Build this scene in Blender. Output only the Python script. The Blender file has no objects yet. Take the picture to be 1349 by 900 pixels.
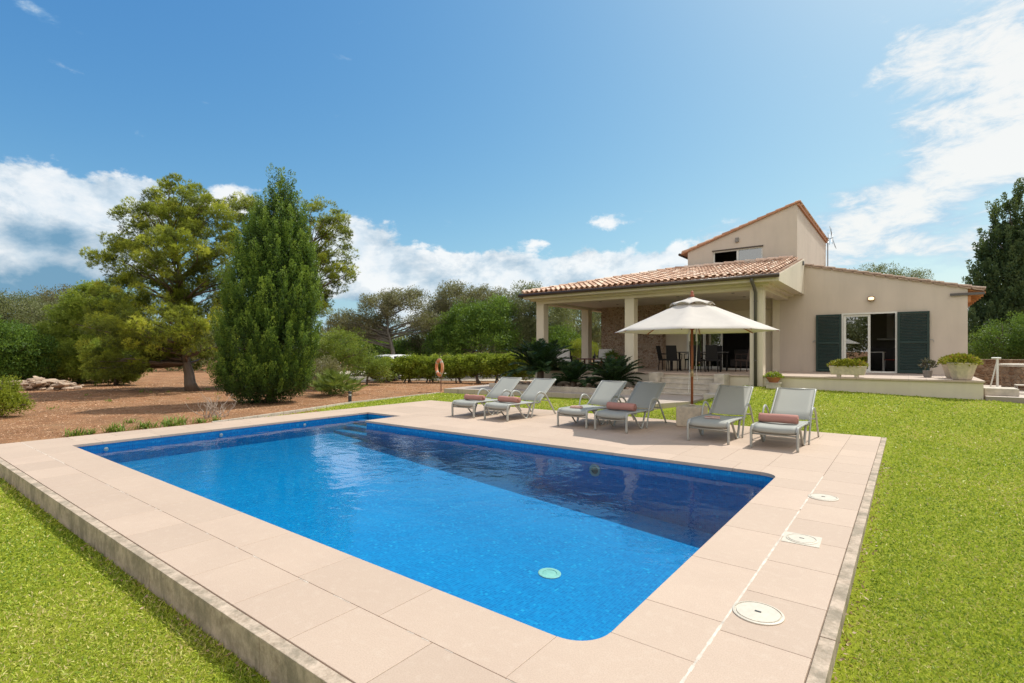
import bpy, math, random
import numpy as np
from mathutils import Vector, Matrix
R = math.radians
random.seed(7)
rng = np.random.default_rng(11)
S = bpy.context.scene
C = S.collection

# ------------------------------------------------------------------ camera
TH = R(37.4); FP = 683.0; V0 = 463.2; EYE = 1.6
ct, st = math.cos(TH), math.sin(TH)
cam_d = bpy.data.cameras.new('camera')
cam = bpy.data.objects.new('camera', cam_d); C.objects.link(cam)
cam_d.sensor_width = 36.0; cam_d.lens = FP / 1349 * 36
cam_d.shift_y = (V0 - 450) / 1349
cam_d.clip_start = 0.05; cam_d.clip_end = 8000
cam.location = (0, 0, EYE); cam.rotation_euler = (R(90), 0, TH)
S.camera = cam

def dp(px, py, d):
    x = (px - 674.5) / FP * d
    return Vector((x*ct - d*st, x*st + d*ct, EYE - (py - V0)/FP*d))
def gp(px, py, z=0.0):
    d = FP*(EYE - z)/(py - V0)
    return dp(px, py, d)
def yp(px, py, Y):
    a = (px - 674.5)/FP
    return dp(px, py, Y/(a*st + ct))
def gx(px, d, z=0.0):
    v = dp(px, 500, d); v.z = z; return v

# ------------------------------------------------------------------ world, sun
SUN_DIR = Vector((0.31, 0.95, 0)).normalized()
SUN_EL = R(56)
sun_vec = Vector((SUN_DIR.x*math.cos(SUN_EL), SUN_DIR.y*math.cos(SUN_EL), math.sin(SUN_EL)))
ld = bpy.data.lights.new('sun', 'SUN'); ld.energy = 3.45; ld.angle = R(0.5); ld.color = (1.0, 0.955, 0.88)
lo = bpy.data.objects.new('sun', ld); C.objects.link(lo)
lo.rotation_euler = (-sun_vec).to_track_quat('-Z', 'Y').to_euler(); lo.location = (10, 20, 40)

W = bpy.data.worlds.new("World"); S.world = W; W.use_nodes = True
nt = W.node_tree; N = nt.nodes; Lk = nt.links; N.clear()
def wn(t, **k):
    n = N.new(t)
    for a, b in k.items(): setattr(n, a, b)
    return n
def wmath(op, a, b=None, c=None, clamp=False):
    n = N.new('ShaderNodeMath'); n.operation = op; n.use_clamp = clamp
    for i, v in enumerate((a, b, c)):
        if v is None: continue
        if isinstance(v, (int, float)): n.inputs[i].default_value = v
        else: Lk.new(v, n.inputs[i])
    return n.outputs[0]
sky = wn('ShaderNodeTexSky'); sky.sky_type = 'NISHITA'; sky.sun_disc = False
sky.sun_elevation = SUN_EL; sky.sun_rotation = math.atan2(SUN_DIR.x, SUN_DIR.y)
sky.air_density = 1.0; sky.dust_density = 1.6; sky.ozone_density = 1.2; sky.altitude = 30
tc = wn('ShaderNodeTexCoord'); sep = wn('ShaderNodeSeparateXYZ'); Lk.new(tc.outputs['Generated'], sep.inputs[0])
gxo, gyo, gzo = sep.outputs
# azimuth to the right of the view axis, elevation (both plain sky directions)
rx = wmath('ADD', wmath('MULTIPLY', gxo, ct), wmath('MULTIPLY', gyo, st))
fy = wmath('ADD', wmath('MULTIPLY', gxo, -st), wmath('MULTIPLY', gyo, ct))
az = wmath('ARCTAN2', rx, fy)
el = wmath('ARCSINE', gzo)
def azel(px, py):
    x = (px-674.5)/FP; z = (V0-py)/FP
    return math.atan2(x, 1), math.atan2(z, math.hypot(x, 1))
cmb = wn('ShaderNodeCombineXYZ'); Lk.new(az, cmb.inputs[0]); Lk.new(wmath('MULTIPLY', el, 1.5), cmb.inputs[1])
def wnoise(scale, detail, rough, off=(0, 0, 0), stretch=(1, 1, 1), rot=0, dist=0.0):
    m = wn('ShaderNodeMapping'); Lk.new(cmb.outputs[0], m.inputs[0])
    m.inputs['Location'].default_value = off; m.inputs['Scale'].default_value = stretch; m.inputs['Rotation'].default_value = (0, 0, rot)
    n = wn('ShaderNodeTexNoise'); n.inputs['Scale'].default_value = scale; n.inputs['Detail'].default_value = detail
    n.inputs['Roughness'].default_value = rough; n.inputs['Distortion'].default_value = dist
    Lk.new(m.outputs[0], n.inputs['Vector']); return n.outputs['Fac']
def blob(px, py, sx, sy, amp=1.0, rot=0.0):
    a, e = azel(px, py)
    k = 1.0/FP*math.cos(a)**1.2
    da = wmath('SUBTRACT', az, a); de = wmath('SUBTRACT', el, e)
    if rot:
        c, s = math.cos(R(rot)), math.sin(R(rot))
        u = wmath('ADD', wmath('MULTIPLY', da, c), wmath('MULTIPLY', de, s))
        v = wmath('SUBTRACT', wmath('MULTIPLY', de, c), wmath('MULTIPLY', da, s))
    else: u, v = da, de
    u = wmath('MULTIPLY', u, 1/(sx*k)); v = wmath('MULTIPLY', v, 1/(sy*k))
    q = wmath('ADD', wmath('MULTIPLY', u, u), wmath('MULTIPLY', v, v))
    return wmath('MULTIPLY', wmath('EXPONENT', wmath('MULTIPLY', q, -1.0)), amp)
def total(lst):
    t = lst[0]
    for x in lst[1:]: t = wmath('ADD', t, x)
    return t
def sstep(v, a, b):
    n = wn('ShaderNodeMapRange'); n.interpolation_type = 'SMOOTHSTEP'
    Lk.new(v, n.inputs['Value']); n.inputs['From Min'].default_value = a; n.inputs['From Max'].default_value = b
    return n.outputs['Result']
n_big = wnoise(9, 12, .62, dist=.2)
n_fine = wnoise(22, 8, .6, off=(3, 1, 0))
nn = wmath('ADD', wmath('MULTIPLY', n_big, .75), wmath('MULTIPLY', n_fine, .25))
cum = total([blob(20, 275, 110, 72, 1.1), blob(120, 300, 75, 50, .9), blob(190, 262, 48, 36, .85), blob(60, 350, 150, 46, 1.0),
             blob(300, 262, 48, 32, .62), blob(455, 330, 72, 60, .95), blob(530, 372, 78, 48, .95), blob(590, 405, 80, 32, .7),
             blob(622, 352, 34, 14, .5), blob(815, 288, 42, 15, .6), blob(700, 318, 60, 14, .35),
             blob(860, 346, 120, 28, .74), blob(730, 368, 120, 30, .72), blob(660, 345, 60, 16, .5), blob(940, 300, 60, 22, .42), blob(-200, 300, 200, 90, .8)])
cmask = sstep(wmath('ADD', cum, wmath('MULTIPLY', wmath('SUBTRACT', nn, .5), 2.1)), .46, .68)
# high streaky clouds on the right
n_st = wnoise(8, 12, .62, stretch=(1.0, 2.6, 1), rot=R(-22), dist=.5, off=(1.5, 0, 0))
n_puff = wnoise(13, 12, .66, stretch=(1.0, 1.5, 1), rot=R(-28), dist=.35, off=(4.5, 2, 0))
cir = total([blob(1310, 50, 135, 64, 1.1), blob(1335, 150, 105, 84, 1.0), blob(1235, 165, 50, 30, .72), blob(1205, 70, 46, 22, .62), blob(1270, 225, 110, 40, .72, 20),
             blob(1180, 275, 150, 44, .68, 22), blob(1090, 305, 120, 30, .54), blob(1230, 335, 170, 46, .66), blob(30, 4, 110, 12, .45, -12), blob(110, 4, 30, 8, .35),
             blob(1500, 150, 170, 160, .75), blob(960, 300, 70, 18, .45), blob(1120, 255, 70, 16, .36), blob(730, 300, 300, 20, .20), blob(1330, 250, 60, 22, -.5), blob(1260, 120, 30, 14, -.3)])
den = wmath('ADD', cir, wmath('MULTIPLY', wmath('SUBTRACT', wmath('ADD', wmath('MULTIPLY', n_st, .45), wmath('MULTIPLY', n_puff, .55)), .5), 3.0))
smask = sstep(den, .34, 1.05)
hz = wmath('MULTIPLY', wmath('EXPONENT', wmath('MULTIPLY', wmath('ABSOLUTE', el), -9.0)), .42)
# unseen white clouds added behind the viewer, brightened to light the shaded facades
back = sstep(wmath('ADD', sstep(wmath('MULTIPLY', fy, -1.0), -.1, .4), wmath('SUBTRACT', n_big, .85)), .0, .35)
n_up = wnoise(9, 6, .55, off=(.035, .055, 0), dist=.2)
rel = wmath('MULTIPLY', wmath('SUBTRACT', n_up, n_big), 2.2)
shade = wmath('ADD', wmath('ADD', total([blob(60, 372, 190, 36, 1.35), blob(90, 322, 50, 16, .4), blob(500, 385, 60, 20, .35), blob(110, 318, 60, 24, .35), blob(640, 330, 60, 30, .2), blob(20, 300, 50, 20, .3)]),
              wmath('MULTIPLY', wmath('SUBTRACT', wnoise(10, 6, .55, off=(0, .05, 0)), .5), .8)), rel, clamp=True)
bg = wn('ShaderNodeBackground'); out = wn('ShaderNodeOutputWorld')
def mixc(f, a, b):
    n = wn('ShaderNodeMix'); n.data_type = 'RGBA'
    if isinstance(f, (int, float)): n.inputs[0].default_value = f
    else: Lk.new(f, n.inputs[0])
    for i, v in ((6, a), (7, b)):
        if isinstance(v, tuple): n.inputs[i].default_value = v + (1,)
        else: Lk.new(v, n.inputs[i])
    return n.outputs[2]
SK = 1.0
tint = wn('ShaderNodeMix'); tint.data_type = 'RGBA'; tint.blend_type = 'MULTIPLY'; tint.inputs[0].default_value = 1
Lk.new(sky.outputs[0], tint.inputs[6]); tint.inputs[7].default_value = (0.52, .80, .88, 1)
spr = wn('ShaderNodeSeparateColor'); Lk.new(tint.outputs[2], spr.inputs[0])
cbr = wn('ShaderNodeCombineColor')
Lk.new(wmath('MINIMUM', wmath('MULTIPLY', wmath('POWER', spr.outputs[0], 1.45), .785), 6.0), cbr.inputs[0])
Lk.new(wmath('MULTIPLY', spr.outputs[1], .92), cbr.inputs[1])
Lk.new(wmath('MULTIPLY', wmath('POWER', spr.outputs[2], .55), 1.777), cbr.inputs[2])
base = mixc(hz, cbr.outputs[0], (3.0, 4.4, 5.2))
cloudcol = mixc(shade, mixc(sstep(nn, .38, .60), (3.9, 4.5, 5.0), (5.5, 5.55, 5.55)), (.95, 1.9, 2.8))
c1 = mixc(wmath('MULTIPLY', cmask, .90), base, cloudcol)
c2 = mixc(wmath('MULTIPLY', smask, .88), c1, mixc(sstep(wmath('ADD', den, wmath('MULTIPLY', wmath('SUBTRACT', n_puff, .5), 3.6)), .35, 1.9), (2.5, 3.7, 4.7), (5.4, 5.35, 5.2)))
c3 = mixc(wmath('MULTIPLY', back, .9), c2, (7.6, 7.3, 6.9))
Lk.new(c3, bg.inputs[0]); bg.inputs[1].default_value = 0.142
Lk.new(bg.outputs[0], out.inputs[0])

S.view_settings.view_transform = 'Standard'; S.view_settings.look = 'None'
S.view_settings.exposure = 0.34; S.view_settings.gamma = 1.0
S.render.engine = 'CYCLES'
cy = S.cycles
cy.max_bounces = 8; cy.transparent_max_bounces = 12; cy.diffuse_bounces = 4; cy.glossy_bounces = 3
cy.caustics_reflective = False; cy.caustics_refractive = False
cy.use_denoising = True; cy.denoising_prefilter = 'NONE'; cy.denoising_input_passes = 'RGB_ALBEDO_NORMAL'; cy.sample_clamp_indirect = 6

# ------------------------------------------------------------------ materials
class NB:
    def __init__(s, name):
        s.m = bpy.data.materials.new(name); s.m.use_nodes = True
        s.t = s.m.node_tree; s.n = s.t.nodes; s.l = s.t.links
        s.b = s.n['Principled BSDF']; s.out = s.n['Material Output']
        s.tc = s.n.new('ShaderNodeTexCoord')
        s.co = s.tc.outputs['Object']
    def node(s, t, **k):
        n = s.n.new(t)
        for a, v in k.items(): setattr(n, a, v)
        return n
    def put(s, v, sock):
        if isinstance(v, (int, float)): sock.default_value = v
        elif isinstance(v, tuple): sock.default_value = v + (1,) if len(v) == 3 and sock.type == 'RGBA' else v
        else: s.l.new(v, sock)
    def mapped(s, scale=(1, 1, 1), rot=(0, 0, 0), loc=(0, 0, 0), co=None):
        m = s.node('ShaderNodeMapping'); s.l.new(co or s.co, m.inputs[0])
        m.inputs['Scale'].default_value = scale; m.inputs['Rotation'].default_value = rot; m.inputs['Location'].default_value = loc
        return m.outputs[0]
    def noise(s, scale, detail=4, rough=.5, co=None, dist=0):
        n = s.node('ShaderNodeTexNoise'); n.inputs['Scale'].default_value = scale; n.inputs['Detail'].default_value = detail
        n.inputs['Roughness'].default_value = rough; n.inputs['Distortion'].default_value = dist
        s.l.new(co or s.co, n.inputs['Vector']); return n.outputs['Fac']
    def vor(s, scale, feature='F1', co=None, out='Distance', rnd=1):
        n = s.node('ShaderNodeTexVoronoi'); n.feature = feature; n.inputs['Scale'].default_value = scale
        n.inputs['Randomness'].default_value = rnd
        s.l.new(co or s.co, n.inputs['Vector']); return n.outputs[out]
    def ramp(s, f, stops, interp='LINEAR'):
        n = s.node('ShaderNodeValToRGB'); cr = n.color_ramp; cr.interpolation = interp
        while len(cr.elements) < len(stops): cr.elements.new(.5)
        for e, (p, c) in zip(cr.elements, stops):
            e.position = p; e.color = (c + (1,)) if isinstance(c, tuple) else (c, c, c, 1)
        s.put(f, n.inputs[0]); return n.outputs[0]
    def mix(s, f, a, b, mode='MIX'):
        n = s.node('ShaderNodeMix'); n.data_type = 'RGBA'; n.blend_type = mode
        s.put(f, n.inputs[0]); s.put(a, n.inputs[6]); s.put(b, n.inputs[7]); return n.outputs[2]
    def math(s, op, a, b=0.0, clamp=False):
        n = s.node('ShaderNodeMath'); n.operation = op; n.use_clamp = clamp
        s.put(a, n.inputs[0]); s.put(b, n.inputs[1]); return n.outputs[0]
    def attr(s, name='tint'):
        n = s.node('ShaderNodeAttribute'); n.attribute_name = name; return n.outputs['Fac']
    def bump(s, h, strength=.3, dist=.01):
        n = s.node('ShaderNodeBump'); n.inputs['Strength'].default_value = strength; n.inputs['Distance'].default_value = dist
        s.put(h, n.inputs['Height']); s.l.new(n.outputs[0], s.b.inputs['Normal']); return n.outputs[0]
    def set(s, col=None, rough=.6, metal=0, spec=None):
        if col is not None: s.put(col, s.b.inputs['Base Color'])
        s.put(rough, s.b.inputs['Roughness']); s.put(metal, s.b.inputs['Metallic'])
        if spec is not None: s.b.inputs['Specular IOR Level'].default_value = spec
        return s.m

def simple(name, col, rough=.6, metal=0, nscale=6, var=.12, bump=0, bscale=80, spec=None):
    b = NB(name)
    f = b.noise(nscale, 6, .6)
    lo_ = tuple(c*(1-var) for c in col); hi = tuple(min(1, c*(1+var)) for c in col)
    c = b.ramp(f, [(.3, lo_), (.7, hi)])
    if bump: b.bump(b.noise(bscale, 4, .6), bump, .004)
    return b.set(c, rough, metal, spec)

def m_stucco(name, col):
    b = NB(name)
    streak = b.noise(1.0, 6, .6, co=b.mapped((2.2, 2.2, .35)))
    f = b.noise(.8, 5, .6)
    c = b.ramp(f, [(.3, tuple(x*.93 for x in col)), (.7, tuple(x*1.04 for x in col))])
    c = b.mix(b.ramp(streak, [(.45, 0.0), (.75, .5)]), c, tuple(x*.80 for x in col))
    b.bump(b.noise(38, 6, .7), .5, .008)
    return b.set(c, .85)
STUCCO = m_stucco('stucco', (.585, .50, .42))
CREAM = m_stucco('cream_render', (.68, .60, .475))
CEIL = m_stucco('ceiling_plaster', (.60, .55, .47))

def m_deck():
    b = NB('deck_slab')
    t = b.attr()
    n1 = b.noise(1.1, 6, .65); n2 = b.noise(130, 3, .7); n3 = b.noise(14, 6, .75)
    c = b.ramp(t, [(0, (.485, .365, .278)), (.5, (.53, .40, .305)), (1, (.565, .425, .325))])
    c = b.mix(b.ramp(n1, [(.32, .5), (.58, 0.0)]), c, (.46, .34, .26))
    c = b.mix(b.ramp(n2, [(.35, .5), (.6, 0.0)]), c, (.36, .26, .20))
    c = b.mix(b.ramp(n3, [(.52, 0.0), (.75, .45)]), c, (.58, .47, .375))
    b.bump(n2, .25, .002)
    return b.set(c, .75)
DECK = m_deck()
def m_conc():
    b = NB('weathered_concrete')
    n1 = b.noise(9, 8, .75); n2 = b.noise(1.5, 8, .75, co=b.mapped((2.2, 2.2, 1.1))); n3 = b.noise(60, 4, .7)
    c = b.ramp(n1, [(.32, (.27, .20, .14)), (.5, (.47, .365, .275)), (.66, (.58, .455, .35))])
    c = b.mix(b.ramp(n2, [(.46, 0.0), (.60, .75)]), c, (.20, .165, .115))
    c = b.mix(b.ramp(n3, [(.5, 0.0), (.75, .3)]), c, (.5, .43, .35))
    b.bump(n3, .5, .006)
    return b.set(c, .9)
CONC = m_conc()
GROUT = simple('white_grout', (.60, .52, .44), .9, nscale=9, var=.3)
GROUTD = simple('dark_joint', (.36, .27, .21), .95, nscale=9, var=.3)
def m_tilefloor(name, col, sc=2.5):
    b = NB(name)
    br = b.node('ShaderNodeTexBrick'); b.l.new(b.co, br.inputs['Vector']); br.offset = 0
    br.inputs['Scale'].default_value = sc; br.inputs['Mortar Size'].default_value = .012; br.inputs['Brick Width'].default_value = 1; br.inputs['Row Height'].default_value = 1
    br.inputs['Color1'].default_value = col + (1,); br.inputs['Color2'].default_value = tuple(c*.93 for c in col) + (1,)
    br.inputs['Mortar'].default_value = tuple(c*.6 for c in col) + (1,)
    c = b.mix(b.ramp(b.noise(3, 5, .6), [(.4, .2), (.7, 0.0)]), br.outputs['Color'], tuple(c*.7 for c in col))
    return b.set(c, .55)
TERR = m_tilefloor('terrace_tile', (.52, .40, .32))
PATHM = m_tilefloor('path_paving', (.50, .41, .34), 2.0)

def m_mosaic():
    b = NB('blue_mosaic')
    geo = b.node('ShaderNodeNewGeometry')
    # triplanar cell grid of 2.5 cm glass tiles
    sp = b.node('ShaderNodeSeparateXYZ'); b.l.new(geo.outputs['Position'], sp.inputs[0])
    sn = b.node('ShaderNodeSeparateXYZ'); b.l.new(geo.outputs['Normal'], sn.inputs[0])
    T = 1/.033
    cells = []; lines = []
    for i in range(3):
        v = b.math('MULTIPLY', sp.outputs[i], T)
        fr = b.math('FRACT', b.math('ADD', v, 1000.0))
        e = b.math('ABSOLUTE', b.math('SUBTRACT', fr, .5))      # .5 at the joint
        l = b.math('GREATER_THAN', e, .445)
        face = b.math('GREATER_THAN', b.math('ABSOLUTE', sn.outputs[i]), .7)
        lines.append(b.math('MULTIPLY', l, b.math('SUBTRACT', 1.0, face)))
    g = b.math('MAXIMUM', b.math('MAXIMUM', lines[0], lines[1]), lines[2])
    fl = b.node('ShaderNodeVectorMath', operation='SCALE'); b.l.new(geo.outputs['Position'], fl.inputs[0]); fl.inputs['Scale'].default_value = T
    f2 = b.node('ShaderNodeVectorMath', operation='FLOOR'); b.l.new(fl.outputs[0], f2.inputs[0])
    wn_ = b.node('ShaderNodeTexWhiteNoise'); b.l.new(f2.outputs[0], wn_.inputs['Vector'])
    c = b.ramp(wn_.outputs['Value'], [(0, (.001, .165, .45)), (.5, (.001, .205, .52)), (.90, (.002, .235, .56)), (.98, (.004, .28, .61)), (1, (.02, .38, .66))])
    big = b.noise(1.1, 3, .5, co=geo.outputs['Position'])
    c = b.mix(b.ramp(big, [(.4, 0.0), (.7, .35)]), c, (.003, .26, .60))
    c = b.mix(b.math('MULTIPLY', g, .5), c, (.02, .38, .62))
    return b.set(c, .25)
MOSAIC = m_mosaic()
def m_water():
    b = NB('pool_water')
    b.n.remove(b.b)
    geo = b.node('ShaderNodeNewGeometry')
    mp = b.mapped((1, 1, 1), co=geo.outputs['Position'])
    w1 = b.noise(1.5, 2, .5, co=mp, dist=.6); w2 = b.noise(5.0, 3, .55, co=mp, dist=.4); w3 = b.noise(17, 2, .5, co=mp)
    h = b.math('ADD', b.math('ADD', b.math('MULTIPLY', w1, 1.0), b.math('MULTIPLY', w2, .36)), b.math('MULTIPLY', w3, .05))
    bp = b.node('ShaderNodeBump'); bp.inputs['Strength'].default_value = 1.0; bp.inputs['Distance'].default_value = .011
    b.l.new(h, bp.inputs['Height'])
    gl = b.node('ShaderNodeBsdfGlossy'); gl.inputs['Roughness'].default_value = .015; b.l.new(bp.outputs[0], gl.inputs['Normal'])
    gl.inputs['Color'].default_value = (1, 1, 1, 1)
    tr = b.node('ShaderNodeBsdfTransparent'); tr.inputs['Color'].default_value = (.80, .97, .985, 1)
    fr = b.node('ShaderNodeFresnel'); fr.inputs['IOR'].default_value = 1.33; b.l.new(bp.outputs[0], fr.inputs['Normal'])
    mx = b.node('ShaderNodeMixShader'); b.l.new(fr.outputs[0], mx.inputs[0]); b.l.new(tr.outputs[0], mx.inputs[1]); b.l.new(gl.outputs[0], mx.inputs[2])
    b.l.new(mx.outputs[0], b.out.inputs['Surface'])
    return b.m
WATER = m_water()
def m_glass(name='window_glass', tcol=(.75, .8, .78), boost=0.0):
    b = NB(name); b.n.remove(b.b)
    gl = b.node('ShaderNodeBsdfGlossy'); gl.inputs['Roughness'].default_value = .01
    tr = b.node('ShaderNodeBsdfTransparent'); tr.inputs['Color'].default_value = tcol + (1,)
    fr = b.node('ShaderNodeFresnel'); fr.inputs['IOR'].default_value = 1.5
    f = b.math('ADD', fr.outputs[0], boost, clamp=True)
    mx = b.node('ShaderNodeMixShader'); b.l.new(f, mx.inputs[0]); b.l.new(tr.outputs[0], mx.inputs[1]); b.l.new(gl.outputs[0], mx.inputs[2])
    b.l.new(mx.outputs[0], b.out.inputs['Surface']); return b.m
GLASS = m_glass()
GLASSR = m_glass('coated_glass', (.35, .4, .4), .25)
def m_roof():
    b = NB('clay_roof_tile')
    t = b.attr()
    c = b.ramp(t, [(0, (.36, .19, .12)), (.25, (.55, .34, .23)), (.55, (.68, .46, .33)), (.8, (.78, .60, .47)), (1, (.50, .42, .35))])
    c = b.mix(b.ramp(b.noise(9, 6, .7), [(.5, 0.0), (.72, .55)]), c, (.30, .22, .17))
    b.bump(b.noise(60, 4, .6), .3, .004)
    return b.set(c, .85)
ROOF = m_roof()
def m_stonewall(name, cols, scale=4.5, mortar=(.46, .36, .28), flat=1.0):
    b = NB(name)
    wob = b.noise(3, 3, .5)
    mp = b.mapped((1, 1, 1.4*flat))
    n = b.node('ShaderNodeTexVoronoi'); n.inputs['Scale'].default_value = scale; b.l.new(mp, n.inputs['Vector'])
    e = b.vor(scale, 'DISTANCE_TO_EDGE', co=mp)
    sp = b.node('ShaderNodeSeparateColor'); b.l.new(n.outputs['Color'], sp.inputs[0])
    c = b.ramp(sp.outputs[0], [(i/(len(cols)-1), k) for i, k in enumerate(cols)])
    c = b.mix(b.ramp(b.noise(14, 6, .7), [(.4, .45), (.7, 0.0)]), c, tuple(x*.5 for x in cols[0]))
    c = b.mix(b.ramp(e, [(.03, 1.0), (.09, 0.0)]), c, mortar)
    b.bump(b.ramp(e, [(0, 0.0), (.2, 1.0)]), .8, .04)
    return b.set(c, .9)
STONEW = m_stonewall('stone_cladding', [(.30, .19, .13), (.48, .33, .24), (.58, .44, .33), (.38, .27, .21)], 8.0, (.50, .40, .32))
RUBBLEW = m_stonewall('rubble_wall', [(.20, .11, .06), (.38, .24, .14), (.46, .33, .22), (.28, .19, .12)], 6, (.30, .21, .14))
SHUT = simple('green_shutter', (.008, .030, .025), .6, nscale=4)
WHITEA = simple('white_aluminium', (.68, .67, .63), .35, nscale=3, var=.04)
BROWNG = simple('brown_gutter', (.055, .035, .025), .4, nscale=3)
GREYP = simple('downpipe_dark', (.10, .09, .085), .35, nscale=3)
STEEL = simple('antenna_metal', (.32, .33, .34), .35, .8)
BLACK = simple('black_wicker', (.008, .007, .007), .8, nscale=60, var=.4)
BROWNW = simple('brown_wicker', (.05, .03, .025), .6, nscale=60, var=.4)
WHITEC = simple('white_cushion', (.75, .73, .70), .9, nscale=20, var=.05)
REDW = simple('dark_red_wood', (.12, .03, .018), .4, nscale=10, var=.25)
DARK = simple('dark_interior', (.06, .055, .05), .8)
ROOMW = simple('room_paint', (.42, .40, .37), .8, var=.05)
TERRA = simple('terracotta', (.40, .15, .08), .8, var=.2, bump=.2)
STONEP = simple('cast_stone', (.55, .47, .36), .85, nscale=12, var=.18, bump=.4, bscale=40)
LIMEST = simple('limestone', (.52, .46, .38), .85, nscale=5, var=.2, bump=.3)
GREYST = simple('grey_stone', (.25, .23, .21), .85, nscale=5, var=.2, bump=.3)
PINEW = simple('orange_timber', (.48, .20, .07), .6, nscale=8, var=.2)
def m_sling():
    b = NB('sling_fabric')
    w = b.node('ShaderNodeTexWave'); w.wave_type = 'BANDS'; w.bands_direction = 'X'; w.inputs['Scale'].default_value = 60; b.l.new(b.co, w.inputs[0])
    c = b.mix(b.ramp(b.noise(3, 4, .6), [(.4, .0), (.7, .2)]), (.41, .41, .37), (.35, .35, .32))
    c = b.mix(b.math('MULTIPLY', w.outputs['Fac'], .15), c, (.36, .37, .34))
    di = b.b
    b.set(c, .7)
    tl = b.node('ShaderNodeBsdfTranslucent'); b.put(c, tl.inputs[0])
    mx = b.node('ShaderNodeMixShader'); mx.inputs[0].default_value = .18
    b.l.new(di.outputs[0], mx.inputs[1]); b.l.new(tl.outputs[0], mx.inputs[2]); b.l.new(mx.outputs[0], b.out.inputs[0])
    return b.m
SLING = m_sling()
FRAME = simple('painted_frame', (.38, .38, .35), .35, nscale=5, var=.05)
def m_cloth(name, col, trans=.3, nscale=5):
    b = NB(name)
    c = b.ramp(b.noise(nscale, 5, .6), [(.3, tuple(x*.92 for x in col)), (.7, col)])
    b.bump(b.noise(400, 2, .5), .15, .001)
    b.set(c, .9)
    tl = b.node('ShaderNodeBsdfTranslucent'); b.put(c, tl.inputs[0])
    mx = b.node('ShaderNodeMixShader'); mx.inputs[0].default_value = trans
    b.l.new(b.b.outputs[0], mx.inputs[1]); b.l.new(tl.outputs[0], mx.inputs[2]); b.l.new(mx.outputs[0], b.out.inputs[0])
    return b.m
CANVAS = m_cloth('ecru_canvas', (.71, .655, .60), .22)
TOWEL = m_cloth('terracotta_towel', (.47, .225, .185), .05, 25)
def m_wood(name, col):
    b = NB(name)
    c = b.ramp(b.noise(6, 6, .6, co=b.mapped((6, 6, .6))), [(.3, tuple(x*.6 for x in col)), (.7, tuple(x*1.2 for x in col))])
    return b.set(c, .4)
POLEW = m_wood('varnished_pole', (.34, .10, .035))
RED = simple('red_paint', (.45, .05, .03), .4)
ORANGE = simple('faded_orange', (.70, .26, .13), .55, nscale=10, var=.12)
LIDW = simple('white_plastic', (.57, .51, .42), .5, nscale=30, var=.08)
DKGREY = simple('dark_grey_metal', (.035, .036, .04), .4)
CARW = simple('white_car_paint', (.70, .70, .69), .2, var=.02)
BLACKG = simple('black_gloss', (.02, .02, .022), .15)
RUBBER = simple('rubber', (.02, .02, .02), .8)
PAPER = simple('printed_cover', (.55, .28, .22), .6, nscale=18, var=.5)
LAMPG = NB('wall_lamp_glow'); LAMPG.b.inputs['Emission Color'].default_value = (1, .75, .45, 1); LAMPG.b.inputs['Emission Strength'].default_value = 1.2; LAMPG = LAMPG.set((.8, .7, .5), .4)

def m_leaf(name, stops, trans=.35, rough=.5, nsc=1.2, second=None):
    b = NB(name)
    t = b.attr()
    c = b.ramp(t, stops)
    if second: c = b.mix(b.ramp(b.noise(nsc, 3, .6), [(.48, 0.0), (.62, second[1])]), c, second[0])
    b.set(c, rough, 0, .3)
    tl = b.node('ShaderNodeBsdfTranslucent'); cc = b.mix(.35, c, (.35, .42, .03)); b.put(cc, tl.inputs[0])
    mx = b.node('ShaderNodeMixShader'); mx.inputs[0].default_value = trans
    b.l.new(b.b.outputs[0], mx.inputs[1]); b.l.new(tl.outputs[0], mx.inputs[2]); b.l.new(mx.outputs[0], b.out.inputs[0])
    return b.m
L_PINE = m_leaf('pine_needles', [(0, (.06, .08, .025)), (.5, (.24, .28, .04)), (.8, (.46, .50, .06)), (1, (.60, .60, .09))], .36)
L_PINE2 = m_leaf('pine_needles_soft', [(0, (.10, .14, .03)), (.5, (.26, .33, .05)), (1, (.40, .46, .08))], .42)
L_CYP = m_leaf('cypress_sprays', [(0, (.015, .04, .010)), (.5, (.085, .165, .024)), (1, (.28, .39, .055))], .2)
L_CYPD = m_leaf('dark_cypress_sprays', [(0, (.03, .06, .025)), (.5, (.06, .11, .045)), (1, (.12, .18, .07))], .25)
L_OLIVE = m_leaf('wild_olive_leaves', [(0, (.09, .10, .045)), (.5, (.17, .185, .085)), (1, (.27, .28, .15))], .35)
L_OLIVB = m_leaf('brown_olive_leaves', [(0, (.11, .095, .05)), (.5, (.20, .18, .10)), (1, (.29, .27, .17))], .35)
L_CAROB = m_leaf('carob_leaves', [(0, (.03, .065, .015)), (.5, (.10, .19, .03)), (1, (.27, .40, .06))], .32)
L_LENT = m_leaf('lentisk_leaves', [(0, (.08, .12, .02)), (.5, (.18, .25, .04)), (1, (.32, .38, .08))], .42)
L_HEDGE = m_leaf('hedge_leaves', [(0, (.07, .10, .015)), (.5, (.24, .32, .035)), (1, (.42, .48, .06))], .42, second=((.26, .15, .06), .25))
L_YEL = m_leaf('yellow_green_leaves', [(0, (.09, .12, .01)), (.5, (.24, .28, .025)), (1, (.42, .44, .05))], .4)
L_CYCAD = m_leaf('cycad_leaflets', [(0, (.012, .03, .012)), (.5, (.022, .055, .018)), (1, (.05, .10, .03))], .12, .35)
L_FAN = m_leaf('fan_palm_leaves', [(0, (.06, .09, .02)), (.5, (.14, .20, .04)), (1, (.26, .32, .08))], .3)
L_STRAP = m_leaf('strap_leaves', [(0, (.07, .12, .02)), (.5, (.15, .23, .03)), (1, (.28, .34, .07))], .3)
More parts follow.
